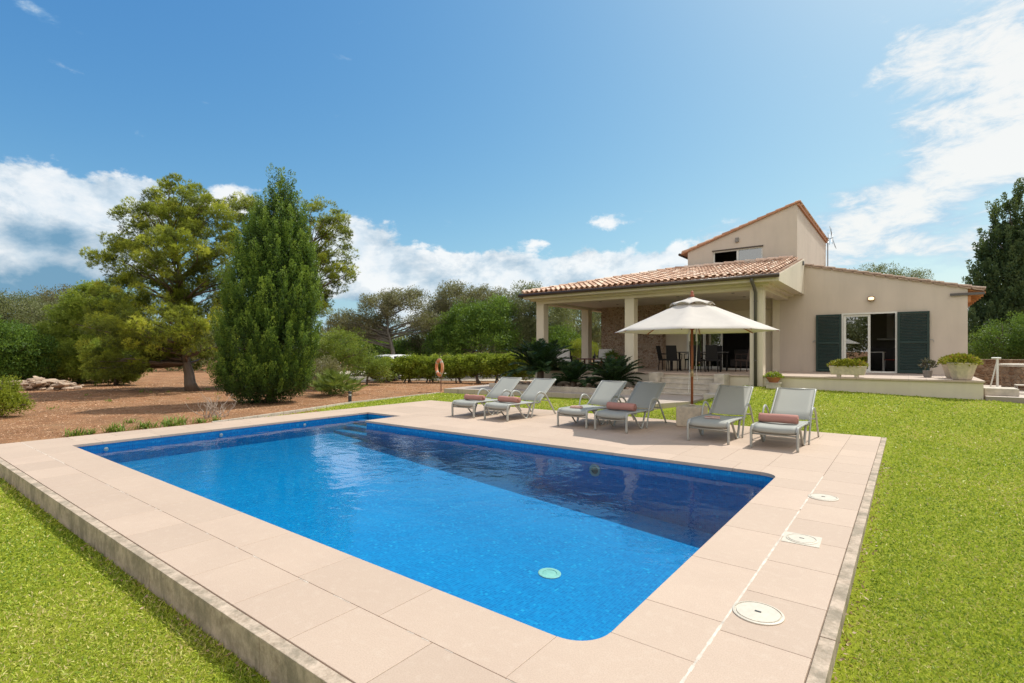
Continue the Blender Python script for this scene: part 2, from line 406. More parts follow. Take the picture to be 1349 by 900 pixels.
L_SUCC = m_leaf('succulent_leaves', [(0, (.10, .12, .01)), (.5, (.26, .27, .02)), (.85, (.42, .38, .05)), (1, (.36, .12, .04))], .2)
L_GREY = m_leaf('dusky_leaves', [(0, (.04, .035, .035)), (1, (.12, .10, .09))], .2)
FLOW = simple('white_petals', (.8, .78, .75), .7)
BARK = m_wood('bark', (.14, .095, .07))
BARKG = m_wood('grey_bark', (.17, .15, .125))
TWIG = simple('dry_twig', (.42, .34, .28), .9, nscale=8, var=.25)
L_GRASS = m_leaf('grass_blade', [(0, (.12, .21, .025)), (.4, (.335, .43, .04)), (.72, (.55, .585, .075)), (.93, (.70, .63, .20)), (1, (.70, .56, .28))], .33, .45)
def m_lawn():
    b = NB('lawn_turf')
    n1 = b.noise(35, 5, .7); n2 = b.noise(.9, 5, .6); n3 = b.noise(260, 2, .6)
    c = b.ramp(n1, [(.3, (.14, .17, .014)), (.55, (.28, .32, .02)), (.75, (.42, .44, .04))])
    c = b.mix(b.ramp(n2, [(.45, 0.0), (.7, .5)]), c, (.27, .29, .035))
    c = b.mix(b.ramp(n3, [(.35, .5), (.55, 0.0)]), c, (.08, .10, .018))
    b.bump(b.noise(120, 3, .7), .6, .02)
    return b.set(c, .9, spec=.1)
LAWN = m_lawn()
def m_soil(name='red_soil', k=1.0):
    b = NB(name)
    n1 = b.noise(1.1, 6, .65); n2 = b.noise(24, 6, .75); n3 = b.vor(16); n4 = b.noise(90, 3, .7)
    c = b.ramp(n1, [(.3, (.32*k, .150*k, .072*k)), (.5, (.44*k, .22*k, .11*k)), (.72, (.52*k, .30*k, .16*k))])
    c = b.mix(b.ramp(n2, [(.42, .55), (.55, 0.0)]), c, (.17*k, .08*k, .045*k))
    c = b.mix(b.ramp(n4, [(.56, 0.0), (.72, .6)]), c, (.58*k, .42*k, .28*k))
    c = b.mix(b.ramp(n3, [(.10, .5), (.22, 0.0)]), c, (.50*k, .36*k, .25*k))
    lit = b.noise(.55, 7, .7, co=b.mapped((1, 1.6, 1), loc=(3, 1, 0))); lf = b.noise(60, 4, .8)
    c = b.mix(b.math('MULTIPLY', b.ramp(lit, [(.46, 0.0), (.60, .8)]), b.ramp(lf, [(.40, 1.0), (.60, .1)])), c, (.21*k, .13*k, .075*k))
    b.bump(b.math('ADD', n2, b.math('MULTIPLY', n4, .5)), .9, .05)
    return b.set(c, .95, spec=.1)
SOIL = m_soil()
BEDS = m_soil('bed_soil', .8)
ROCK = simple('field_stone', (.42, .31, .23), .95, nscale=3, var=.35, bump=.5, bscale=20)
GRAVEL = simple('pebble', (.40, .235, .14), .95, nscale=.9, var=.4)

# ------------------------------------------------------------------ mesh helpers
def props(o, label=None, cat=None, group=None, kind=None):
    if label: o['label'] = label
    if cat: o['category'] = cat
    if group: o['group'] = group
    if kind: o['kind'] = kind
    return o
def thing(name, label, cat, loc=(0, 0, 0), rz=0, group=None):
    o = bpy.data.objects.new(name, None); C.objects.link(o)
    o.empty_display_size = .2
    o.location = loc; o.rotation_euler = (0, 0, rz)
    return props(o, label, cat, group)
class MB:
    def __init__(s, org=(0, 0, 0)): s.v = []; s.f = []; s.t = []; s.o = Vector(org)
    def add(s, vs, fs, tint=.5, M=None):
        k = len(s.v)
        for v in vs:
            v = Vector(v)
            if M is not None: v = M @ v
            s.v.append(tuple(v - s.o)); s.t.append(tint)
        for f in fs: s.f.append(tuple(i+k for i in f))
        return s
    def box(s, x0, x1, y0, y1, z0, z1, tint=.5, M=None):
        vs = [(x, y, z) for z in (z0, z1) for y in (y0, y1) for x in (x0, x1)]
        fs = [(0, 2, 3, 1), (4, 5, 7, 6), (0, 1, 5, 4), (2, 6, 7, 3), (0, 4, 6, 2), (1, 3, 7, 5)]
        return s.add(vs, fs, tint, M)
    def hexa(s, b4, t4, tint=.5):
        fs = [(3, 2, 1, 0), (4, 5, 6, 7)] + [(i, (i+1) % 4, 4+(i+1) % 4, 4+i) for i in range(4)]
        return s.add(list(b4)+list(t4), fs, tint)
    def prism(s, poly, z0, z1, tint=.5):
        n = len(poly)
        vs = [(p[0], p[1], z0) for p in poly] + [(p[0], p[1], z1) for p in poly]
        fs = [tuple(range(n-1, -1, -1)), tuple(range(n, 2*n))] + [(i, (i+1) % n, n+(i+1) % n, n+i) for i in range(n)]
        return s.add(vs, fs, tint)
    def tube(s, path, r, seg=8, cap=True, flat=None, tint=.5):
        """r: radius or list; flat=(a,b): elliptical/rectangular scale of the section along side/up"""
        P = [Vector(p) for p in path]; n = len(P)
        rs = r if isinstance(r, (list, tuple)) else [r]*n
        k = len(s.v); up0 = None
        for i, p in enumerate(P):
            t = (P[min(i+1, n-1)] - P[max(i-1, 0)]).normalized()
            if up0 is None:
                ref = Vector((0, 0, 1)) if abs(t.z) < .9 else Vector((0, 1, 0))
                if flat: ref = Vector((1, 0, 0)) if abs(t.x) < .9 else Vector((0, 0, 1))
                side = t.cross(ref).normalized()
            else:
                side = (up0 - t*up0.dot(t)).normalized()
            up0 = side; up = t.cross(side).normalized()
            a, b = flat if flat else (1, 1)
            for j in range(seg):
                an = 2*math.pi*(j+.5)/seg
                q = p + side*math.cos(an)*rs[i]*a + up*math.sin(an)*rs[i]*b
                s.v.append(tuple(q - s.o)); s.t.append(tint)
        for i in range(n-1):
            for j in range(seg):
                a0 = k+i*seg+j; a1 = k+i*seg+(j+1) % seg
                s.f.append((a0, a1, a1+seg, a0+seg))
        if cap:
            s.f.append(tuple(k+j for j in reversed(range(seg)))); s.f.append(tuple(k+(n-1)*seg+j for j in range(seg)))
        return s
    def lathe(s, prof, c=(0, 0, 0), seg=20, M=None, tint=.5):
        k = len(s.v); c = Vector(c); n = len(prof)
        for (r, z) in prof:
            for j in range(seg):
                an = 2*math.pi*j/seg
                v = Vector((r*math.cos(an), r*math.sin(an), z))
                if M is not None: v = M @ v
                s.v.append(tuple(v + c - s.o)); s.t.append(tint)
        for i in range(n-1):
            for j in range(seg):
                a0 = k+i*seg+j; a1 = k+i*seg+(j+1) % seg
                s.f.append((a0, a1, a1+seg, a0+seg))
        s.f.append(tuple(k+j for j in reversed(range(seg)))); s.f.append(tuple(k+(n-1)*seg+j for j in range(seg)))
        return s
    def build(s, name, mat, parent=None, smooth=False, bevel=0, **pr):
        me = bpy.data.meshes.new(name); me.from_pydata(s.v, [], s.f)
        at = me.attributes.new('tint', 'FLOAT', 'POINT'); at.data.foreach_set('value', s.t)
        me.materials.append(mat)
        if smooth: me.shade_smooth()
        me.update()
        o = bpy.data.objects.new(name, me); C.objects.link(o)
        if parent is not None: o.parent = parent
        else: o.location = s.o
        if bevel:
            m = o.modifiers.new('bevel', 'BEVEL'); m.width = bevel; m.segments = 2; m.limit_method = 'ANGLE'
        props(o, **pr)
        return o
def fast(name, V, F, tint, mat, parent=None, loc=(0, 0, 0), smooth=False, **pr):
    """V (n,3) world coords, F (m,k) faces"""
    V = np.asarray(V, np.float32) - np.array(loc, np.float32); F = np.asarray(F, np.int32)
    me = bpy.data.meshes.new(name)
    me.vertices.add(len(V)); me.vertices.foreach_set('co', V.ravel())
    m, k = F.shape
    me.loops.add(m*k); me.loops.foreach_set('vertex_index', F.ravel())
    me.polygons.add(m); me.polygons.foreach_set('loop_start', np.arange(0, m*k, k, dtype=np.int32))
    me.polygons.foreach_set('loop_total', np.full(m, k, np.int32))
    if smooth: me.polygons.foreach_set('use_smooth', np.ones(m, bool))
    at = me.attributes.new('tint', 'FLOAT', 'POINT'); at.data.foreach_set('value', np.asarray(tint, np.float32))
    me.materials.append(mat); me.update(calc_edges=True)
    o = bpy.data.objects.new(name, me); C.objects.link(o)
    if parent is not None: o.parent = parent
    else: o.location = loc
    return props(o, **pr)
def copy_tree(o, parent=None):
    c = o.copy(); C.objects.link(c)
    if parent is not None: c.parent = parent
    for ch in list(o.children): copy_tree(ch, c)
    return c
def unit(v): return v/np.maximum(np.linalg.norm(v, axis=-1, keepdims=True), 1e-9)
def rand_dirs(n): return unit(rng.normal(size=(n, 3)))

# ------------------------------------------------------------------ setting: heights
DX0, DX1, DY0, DY1 = -12.48, -.32, 1.45, 11.90      # deck
PX0, PX1, PY0, PY1 = -11.35, -1.35, 2.47, 7.49      # pool
AX1, AY1 = -10.02, 8.56                             # alcove of the pool
def lawn_z(X, Y):
    X = np.asarray(X, float); Y = np.asarray(Y, float)
    b = np.interp(Y, [-30, 1, 3, 9, 12], [-.22, -.21, -.11, -.045, -.03])
    b = np.where((Y < 1.5) & (X < -.3), np.interp(X, [-14, -12.6], [-.03, -.21])*1.0, b)
    t = np.clip((Y-12)/6.1, 0, 1.0); t = t*t*(3-2*t)*.55 + t*.45
    r = np.interp(X, [-15, -9, -7.5, -5.0, -4.2, 1.5, 3, 8], [.05, .06, .13, .17, .52, .37, .30, .22])
    w = .008*np.sin(X*2.1+1)*np.sin(Y*1.7)
    return b + t*r + w*np.clip(np.abs(Y-1.5), 0, 1)
def grass_edge(Y):       # left boundary of the grass strip beside the deck
    return np.interp(Y, [5.2, 7.5, 9.9, 14.6, 18.2], [-12.50, -13.15, -13.95, -14.55, -14.8])
def grid_mesh(xs_fn, ys, nx, zf, name, mat, **pr):
    V = []; F = []
    for y in ys:
        x0, x1 = xs_fn(y); xs = np.linspace(x0, x1, nx)
        V.append(np.stack([xs, np.full(nx, y), zf(xs, np.full(nx, y))], 1))
    V = np.concatenate(V)
    for j in range(len(ys)-1):
        a = j*nx + np.arange(nx-1); F.append(np.stack([a, a+1, a+1+nx, a+nx], 1))
    return V, np.concatenate(F)
parts = [grid_mesh(lambda y: (-40, 40), np.linspace(-20, DY0, 30), 90, lawn_z, '', None),
         grid_mesh(lambda y: (DX1, 40), np.linspace(DY0, DY1, 40), 70, lawn_z, '', None),
         grid_mesh(lambda y: (float(grass_edge(y)), DX0), np.linspace(5.2, DY1, 20), 5, lawn_z, '', None),
         grid_mesh(lambda y: (float(grass_edge(y)), 40), np.linspace(DY1, 18.1, 30), 160, lawn_z, '', None)]
V = []; F = []; k = 0
for v, f in parts: V.append(v); F.append(f+k); k += len(v)
V = np.concatenate(V); F = np.concatenate(F)
fast('lawn', V, F, np.zeros(len(V)), LAWN, smooth=True, kind='structure')

# ground: one sheet to the horizon, dipping under the garden
gxs = [-4000, -600, -200, -90, -60, -45, -30, -20, -14, -12.44, -12.3, -6, 0, 6, 20, 39, 42, 90, 600, 4000]
gys = [-4000, -600, -60, -22, -19, -8, 0, 1.5, 6, 12, 17.9, 18.3, 24, 30, 45, 70, 120, 400, 1500, 4000]
V = []; F = []
for y in gys:
    for x in gxs:
        z = -.06
        if -12.4 < x < 41 and -19.5 < y < 18.2: z = -1.7
        V.append((x, y, z))
nx = len(gxs)
for j in range(len(gys)-1):
    for i in range(nx-1): F.append((j*nx+i, j*nx+i+1, (j+1)*nx+i+1, (j+1)*nx+i))
fast('ground', np.array(V), np.array(F), np.zeros(len(V)), SOIL, kind='structure')
def soil_z(X, Y):
    return -.03 + .018*np.sin(X*.9+Y*.3)*np.sin(Y*1.1) + .01*np.sin(X*3.1)*np.sin(Y*2.7+X) + .0*X
def soil_right(y): return DX0 if y < 5.2 else float(grass_edge(y))
V, F = grid_mesh(lambda y: (-48, soil_right(y)+.0), np.linspace(DY0-.0, 34, 160), 170, soil_z, '', None)
fast('soil_ground', V, F, np.zeros(len(V)), SOIL, smooth=True, kind='structure')

# deck slabs --------------------------------------------------------------
LIP = .08
ix0, ix1, iy0, iy1 = DX0+.0, DX1-LIP, DY0+LIP, DY1
def in_pool(x, y):
    return (PX0 < x < PX1 and PY0 < y < PY1) or (PX0 < x < AX1 and PY0 < y < AY1)
xl = [ix0, -11.93, PX0] ; x = PX0
inner = []
sl = MB(); base = MB(); J = .0035
def slab(x0, x1, y0, y1):
    w = x1-x0; h = y1-y0
    if w < .02 or h < .02: return
    sl.box(x0+J/2, x1-J/2, y0+J/2, y1-J/2, -.045, 0.0, random.random())
def row_x(x0, x1, y0, y1, step=.63, off=0.0):
    x = x0; first = off
    while x < x1-.01:
        nx_ = min(x1, x + (first if first else step)); first = 0
        if x1-nx_ < .12: nx_ = x1
        slab(x, nx_, y0, y1); x = nx_
def row_y(x0, x1, y0, y1, step=.63, off=0.0):
    y = y0; first = off
    while y < y1-.01:
        ny_ = min(y1, y + (first if first else step)); first = 0
        if y1-ny_ < .12: ny_ = y1
        slab(x0, x1, y, ny_); y = ny_
RC = .22      # corner radius of the pool at the two right corners
XR = -.87
row_y(XR, ix1, iy0, iy1, .632, .3)                    # right outer row
row_x(ix0, XR, iy0, 2.0, .66, .5)                     # near outer row
row_x(PX0, PX1-RC, 2.0, PY0, .9, .7)                  # near coping
row_y(PX1, XR, PY0+RC, PY1-RC, .9, .5)                # right coping
row_y(ix0, -11.93, 2.0, iy1, .632)                    # left outer
row_y(-11.93, PX0, 2.0, AY1, .9)                      # left coping
row_x(AX1, PX1-RC, PY1, PY1+.47, .9)                  # far coping
row_x(-11.93, AX1, AY1, AY1+.47, .9)
slab(AX1, AX1+.47, PY1+.47, AY1+.47)
y = PY1+.47
row_x(AX1+.47, XR, y, AY1+.47, .632, .4); y = AY1+.47
while y < iy1-.02:
    ny_ = min(iy1, y+.632)
    if iy1-ny_ < .15: ny_ = iy1
    row_x(-11.93, XR, y, ny_, .632, .2+.37*random.random()); y = ny_
# corner pieces with a rounded inner corner
def corner(cx, cy, sx, sy, ox, oy):
    # cx,cy: arc centre, arc towards (sx,sy); ox,oy outer corner
    pts = []
    for i in range(13):
        a = math.pi/2*i/12
        pts.append((cx+sx*RC*math.cos(a), cy+sy*RC*math.sin(a)))
    poly = pts + [(cx, oy), (ox, oy), (ox, cy)]
    # from arc start (cx+sx*RC, cy) ... arc end (cx, cy+sy*RC)
    if sx*sy < 0: poly = poly[::-1]
    n = len(poly)
    mb = sl
    top = [(p[0], p[1], 0.0) for p in poly]; bot = [(p[0], p[1], -.045) for p in poly]
    # triangulated as a fan from the outer corner
    io = poly.index((ox, oy))
    k_ = 0
    fs = []
    for i in range(n-2):
        a = (io+1+i) % n; b_ = (io+2+i) % n
        fs.append((io, a, b_))
    fs += [(n+i, n+(i+1) % n, (i+1) % n, i) for i in range(n)]
    mb.add(top+bot, fs, .5)
corner(PX1-RC, PY0+RC, 1, -1, XR-J/2, 2.0+J/2)
corner(PX1-RC, PY1-RC, 1, 1, XR-J/2, PY1+.47-J/2)
sl.build('pool_deck', DECK, bevel=.003, kind='structure')
# mortar under slabs (ring around the pool), white beside the outer joint
mb = MB()
e = .03
for (x0, x1, y0, y1) in [(DX0+.01, DX1-LIP, DY0+LIP, PY0-e), (DX0+.01, PX0-e, PY0-e, AY1+e), (PX1+e, DX1-LIP, PY0-e, PY1+e),
                         (AX1+e, DX1-LIP, PY1+e, AY1+e), (DX0+.01, DX1-LIP, AY1+e, DY1-.004)]:
    mb.box(x0, x1, y0, y1, -.5, -.012)
mb.build('deck_mortar', GROUTD, kind='structure')
mb = MB()
def strip(x0, y0, x1, y1, w):
    mb.box(min(x0, x1)-w/2, max(x0, x1)+w/2, min(y0, y1)-w/2, max(y0, y1)+w/2, -.01, -.0015)
# pale pointing, broken into pieces of uneven width
def pointing(x0, y0, x1, y1, wbase, keep=.9):
    n = int(max(abs(x1-x0), abs(y1-y0))/.06)
    for i in range(n):
        if random.random() > keep: continue
        t0, t1 = i/n, (i+1)/n; w = wbase*random.uniform(.6, 1.25)
        xa, ya, xb, yb = x0+(x1-x0)*t0, y0+(y1-y0)*t0, x0+(x1-x0)*t1, y0+(y1-y0)*t1
        if abs(x1-x0) > abs(y1-y0): mb.box(xa, xb, ya-w/2, ya+w/2, -.01, .0012)
        else: mb.box(xa-w/2, xa+w/2, ya, yb, -.01, .0012)
pointing(XR, 2.0, XR, 7.7, .016, .97)
pointing(-12.4, 2.0, -9.6, 2.0, .010, .9)
pointing(-9.6, 1.994, -.9, 1.994, .006, .22)
pointing(-11.93, 2.2, -11.93, 3.2, .014, .6)
mb.build('joint_pointing', GROUT, kind='structure')
# concrete kerb lip on the near and right sides
mb = MB()
x = DX0
while x < DX1-.01:
    nx_ = min(DX1, x+random.uniform(1.5, 2.2))
    if DX1-nx_ < .6: nx_ = DX1
    mb.box(x+.002, nx_-.002, DY0, DY0+LIP-.004, -.45, -.002+random.uniform(-.003, 0)); x = nx_
y = DY0+LIP
while y < DY1-.01:
    ny_ = min(DY1, y+random.uniform(1.6, 2.4))
    if DY1-ny_ < .6: ny_ = DY1
    mb.box(DX1-LIP+.004, DX1, y+.003, ny_-.002, -.45, -.002+random.uniform(-.003, 0)); y = ny_
mb.box(DX0, DX1-LIP, DY1-.003, DY1+.004, -.4, -.006)
mb.box(DX0-.004, DX0+.006, DY0+LIP, DY1, -.4, -.006)
kb = mb.build('kerb', CONC, bevel=.006, kind='structure')

# pool shell --------------------------------------------------------------
WZ = -.125
def floor_z(x): return float(np.interp(x, [PX0, -10.02, PX1], [-.42, -.50, -1.02]))
outline = []
def arc(cx, cy, r, a0, a1, n=10):
    return [(cx+r*math.cos(a0+(a1-a0)*i/n), cy+r*math.sin(a0+(a1-a0)*i/n)) for i in range(n+1)]
ew = .025   # wall sits 2.5 cm behind the coping nose
outline = [(PX0-ew, PY0-ew)] + arc(PX1-RC, PY0+RC, RC+ew, -math.pi/2, 0) + arc(PX1-RC, PY1-RC, RC+ew, 0, math.pi/2) + \
          [(AX1+ew, PY1+ew), (AX1+ew, AY1+ew), (PX0-ew, AY1+ew)]
n = len(outline)
mb = MB()
vs = [(p[0], p[1], -.046) for p in outline] + [(p[0], p[1], floor_z(p[0])) for p in outline]
mb.add(vs, [(i, n+i, n+(i+1) % n, (i+1) % n) for i in range(n)])
# floor, as strips in x
xs = [PX0-ew, AX1+ew, PX1-RC] + [PX1-RC+(RC+ew)*math.sin(math.pi/2*i/8) for i in range(1, 9)]
def yr(x):
    if x <= PX1-RC: return PY0-ew, PY1+ew
    c = math.sqrt(max(0, (RC+ew)**2-(x-(PX1-RC))**2)); return PY0+RC-c, PY1-RC+c
for a, b_ in zip(xs[:-1], xs[1:]):
    (ya, yb), (yc, yd) = yr(a), yr(b_)
    mb.add([(a, ya, floor_z(a)), (b_, yc, floor_z(b_)), (b_, yd, floor_z(b_)), (a, yb, floor_z(a))], [(0, 1, 2, 3)])
mb.add([(PX0-ew, PY1+ew, floor_z(PX0)), (AX1+ew, PY1+ew, floor_z(AX1)), (AX1+ew, AY1+ew, floor_z(AX1)), (PX0-ew, AY1+ew, floor_z(PX0))], [(0, 1, 2, 3)])
mb.build('pool_basin', MOSAIC, kind='structure')
mb = MB()      # entry steps in the alcove
for i in range(3):
    mb.box(PX0-ew+.003, AX1+ew-.003, PY1+.30*i+.1, AY1+ew-.003, floor_z(PX0)-.1+.001*i, floor_z(-10.5)+.10*(i+1))
mb.build('pool_steps', MOSAIC, kind='structure')
wm = MB()
vs = [(p[0], p[1], WZ) for p in outline]
i0 = [i for i, p in enumerate(outline) if p == (AX1+ew, PY1+ew)][0]
wm.add(vs, [tuple(range(0, i0+1)) + (len(vs),), (i0, i0+1, i0+2, len(vs))])
wm.v.append((PX0-ew, PY1+ew, WZ)); wm.t.append(.5)
wm.build('pool_water', WATER, kind='structure')
# fittings
def disc_fit(name, c, nrm, r, label, cat, mats, group=None, t=.012):
    q = Vector(nrm).to_track_quat('Z', 'Y').to_matrix()
    o = thing(name, label, cat, c, 0, group)
    MB().lathe([(r*.62, 0), (r*.62, t*.6), (r*.66, t), (r*.95, t), (r, t*.7), (r, 0)], M=q).build('rim', mats[0], o, smooth=False)
    MB().lathe([(r*.6, 0), (r*.6, t*.5), (r*.3, t*1.1), (.001, t*1.2)], M=q).build('cover', mats[1], o)
    return o
LITE = simple('pale_green_plastic', (.38, .60, .48), .5)
dr = gp(724, 756, floor_z(-3.2)); dr.z = floor_z(dr.x)
disc_fit('floor_drain', dr, (.052, 0, 1), .13, 'round pale green drain grate on the sunny pool floor', 'drain', (LITE, LITE))
disc_fit('pool_light', (-4.05, PY1+ew, -.33), (0, -1, 0), .10, 'round underwater light on the shaded far pool wall', 'pool light', (LIDW, simple('bronze', (.25, .16, .10), .4)))
for y_, lb in ((2.95, 'nearest the left near corner'), (4.9, 'in the middle of the left wall'), (6.78, 'nearest the entry alcove')):
    disc_fit('pool_inlet', (PX0-ew, y_, -.145), (1, 0, 0), .035, 'small white water inlet on the left pool wall, ' + lb, 'pool inlet', (LIDW, LIDW), 'return inlets along the left pool wall')
# covers in the deck
def cover(name, c, rot, round_, label):
    o = thing(name, label, 'manhole cover', c, rot)
    if round_:
        MB().lathe([(.145, -.01), (.145, .006), (.132, .009), (.130, .003), (.124, .003), (.122, .009), (.001, .010)], seg=40).build('lid', LIDW, o)
    else:
        MB().box(-.14, .14, -.14, .14, -.01, .004).build('surround', LIDW, o, bevel=.002)
        MB().lathe([(.12, .0), (.12, .008), (.11, .011), (.108, .006), (.102, .006), (.10, .011), (.001, .012)], seg=36).build('lid', LIDW, o)
    MB().box(-.018, .018, -.006, .006, .006, .0135).build('handle_slot', DKGREY, o)
cover('manhole_cover', (-.73, 3.43, .001), 0, True, 'round white plastic cover in the deck, nearest the viewer')
cover('manhole_cover', (-.72, 5.0, .001), R(2), False, 'square white plastic cover with a round lid in the deck')
cover('manhole_cover', (-.74, 6.58, .001), 0, True, 'round white plastic cover in the deck, farthest beyond the square one')

# path, landing, bed, terrace ---------------------------------------------
mb = MB()
mb.prism([(-14.3, 14.35), (-10.2, 15.35), (-7.3, 15.35), (-7.15, 13.55), (-5.55, 13.7), (-5.0, 15.0), (-5.0, 17.1), (-7.2, 17.1), (-7.3, 16.0), (-10.2, 16.0), (-13.6, 17.6), (-14.6, 17.6)], -.3, .165)
mb.build('path', PATHM, bevel=.01, kind='structure')
mb = MB()
mb.box(-13.4, -7.32, 16.0, 16.16, -.2, .33, .4)
mb.build('bed_kerb', LIMEST, bevel=.015, kind='structure')
mb = MB(); mb.box(-13.4, -7.32, 16.16, 18.1, -.2, .27); mb.build('bed_soil', BEDS, kind='structure')
ZT = .84
mb = MB()
for (x0, x1, y0, y1) in [(-12.6, -4.1, 18.1, 22.48), (-4.1, 1.55, 18.1, 22.48)]:
    mb.box(x0, x1-.003, y0, y1, -.6, ZT-.06)
mb.build('terrace_base', CREAM, kind='structure')
mb = MB(); mb.box(-12.63, 1.58, 18.06, 22.5, ZT-.058, ZT); mb.box(-12.3, -4.0, 22.5, 26.4, ZT-.058, ZT-.001); mb.box(-3.9, 1.2, 22.74, 28, ZT-.058, ZT-.001)
mb.build('terrace', TERR, bevel=.008, kind='structure')
mb = MB()
for i in range(4):
    z = ZT-.155*(i+1)
    mb.box(-6.95, -5.05, 18.055-.30*(i+1), 18.055-.30*i, .0, z-.03); mb.box(-6.95, -5.05, 18.055-.30*(i+1)-.02, 18.055-.30*i-.003, z-.029, z)
for x0, x1 in ((-7.28, -6.953), (-5.047, -4.72)):
    mb.box(x0, x1, 17.45, 18.055, -.1, ZT+.02); mb.box(x0-.001, x1+.001, 16.95, 17.447, -.1, ZT-.27)
mb.box(-4.998, -4.35, 16.2, 16.9, -.1, .30)
mb.build('steps', LIMEST, bevel=.012, kind='structure')
mb = MB()
mb.prism([(1.585, 18.0), (12, 18.0), (12, 24), (1.585, 24)], -.3, .45)
mb.build('side_path', PATHM, bevel=.01, kind='structure')
mb = MB(); mb.box(1.59, 2.25, 18.35, 19.2, .45, .64); mb.build('side_step', LIMEST, bevel=.012, kind='structure')
# thin edging between soil and grass
mb = MB(); ys = np.linspace(5.2, 14.4, 24)
for a, b_ in zip(ys[:-1], ys[1:]):
    xa, xb = float(grass_edge(a)), float(grass_edge(b_))
    mb.hexa([(xa-.06, a, -.2), (xa, a, -.2), (xb, b_-.01, -.2), (xb-.06, b_-.01, -.2)], [(xa-.06, a, .012), (xa, a, .012), (xb, b_-.01, .012), (xb-.06, b_-.01, .012)])
mb.build('edging', LIMEST, kind='structure')

# ------------------------------------------------------------------ house
house = thing('villa', 'cream rendered villa with a tiled porch, upper storey and green shutters', 'house', (-4, 22.5, 0))
HO = (-4, 22.5, 0)
def hm(): return MB(HO)
def wall_y(mb, x0, x1, z0, top, y0, y1, holes=()):
    """wall in the xz plane with rectangular holes (hx0,hx1,hz0,hz1); top(x) gives the height"""
    xs = sorted({x0, x1, *[h[0] for h in holes], *[h[1] for h in holes]})
    for a, b_ in zip(xs[:-1], xs[1:]):
        hs = sorted([h for h in holes if h[0] <= a+1e-6 and h[1] >= b_-1e-6], key=lambda h: h[2])
        z = z0
        for h in hs:
            mb.box(a, b_, y0, y1, z, h[2]); z = h[3]
        ta, tb = top(a), top(b_)
        mb.hexa([(a, y0, z), (b_, y0, z), (b_, y1, z), (a, y1, z)], [(a, y0, ta), (b_, y0, tb), (b_, y1, tb), (a, y1, ta)])
wing_top = lambda x: 4.86 - .254*(x+3.2)
mb = hm()
door = (-1.95, -.31, ZT, 3.0)
wall_y(mb, -4.0, 1.54, -.3, wing_top, 22.5, 22.75, [door])
mb.hexa([(1.29, 22.752, -.3), (1.54, 22.752, -.3), (1.54, 30, -.3), (1.29, 30, -.3)], [(1.29, 22.752, wing_top(1.29)), (1.54, 22.752, wing_top(1.54)), (1.54, 30, wing_top(1.54)), (1.29, 30, wing_top(1.29))])
wall_y(mb, -4.0, 1.54, -.3, wing_top, 29.8, 30, [])
mb.box(-4.0, -3.8, 22.76, 29.8, -.3, 4.2)
mb.build('wall', STUCCO, house)
# porch back wall with the sliding doors; stone clad part at the left
mb = hm()
gl = (-7.75, -4.75, ZT, 3.0)
wall_y(mb, -8.7, -4.003, -.3, lambda x: 3.9, 22.8, 23.0, [gl])
mb.box(-8.9, -8.7, 22.802, 26.5, -.3, 3.9); mb.box(-11.9, -4.0, 26.502, 26.7, -.3, 3.9)
mb.box(-4.26, -4.003, 22.5, 22.797, ZT, 3.9)
mb.build('wall', CREAM, house)
mb = hm(); mb.box(-11.75, -8.702, 22.45, 22.95, -.3, 3.72); mb.box(-11.75, -11.4, 22.952, 26.4, -.3, 3.72)
mb.build('stone_wall', STONEW, house, label='rough stone clad wall at the back of the porch')
# upper storey
uz = lambda x: 5.99 + (x+7.67)*(7.35-5.99)/(7.67-3.43)
win = (-6.6, -4.66, 5.02, 5.84)
mb = hm()
wall_y(mb, -7.67, -3.43, 3.3, lambda x: uz(x), 22.7, 22.95, [win])
mb.hexa([(-3.68, 22.952, 3.3), (-3.43, 22.952, 3.3), (-3.43, 31.5, 3.3), (-3.68, 31.5, 3.3)], [(-3.68, 22.952, uz(-3.68)), (-3.43, 22.952, uz(-3.43)), (-3.43, 31.5, uz(-3.43)), (-3.68, 31.5, uz(-3.68))])
mb.box(-7.67, -7.42, 22.952, 31.5, 3.3, 5.99); wall_y(mb, -7.66, -3.44, 3.3, lambda x: uz(x), 31.3, 31.49)
mb.build('upper_wall', STUCCO, house)
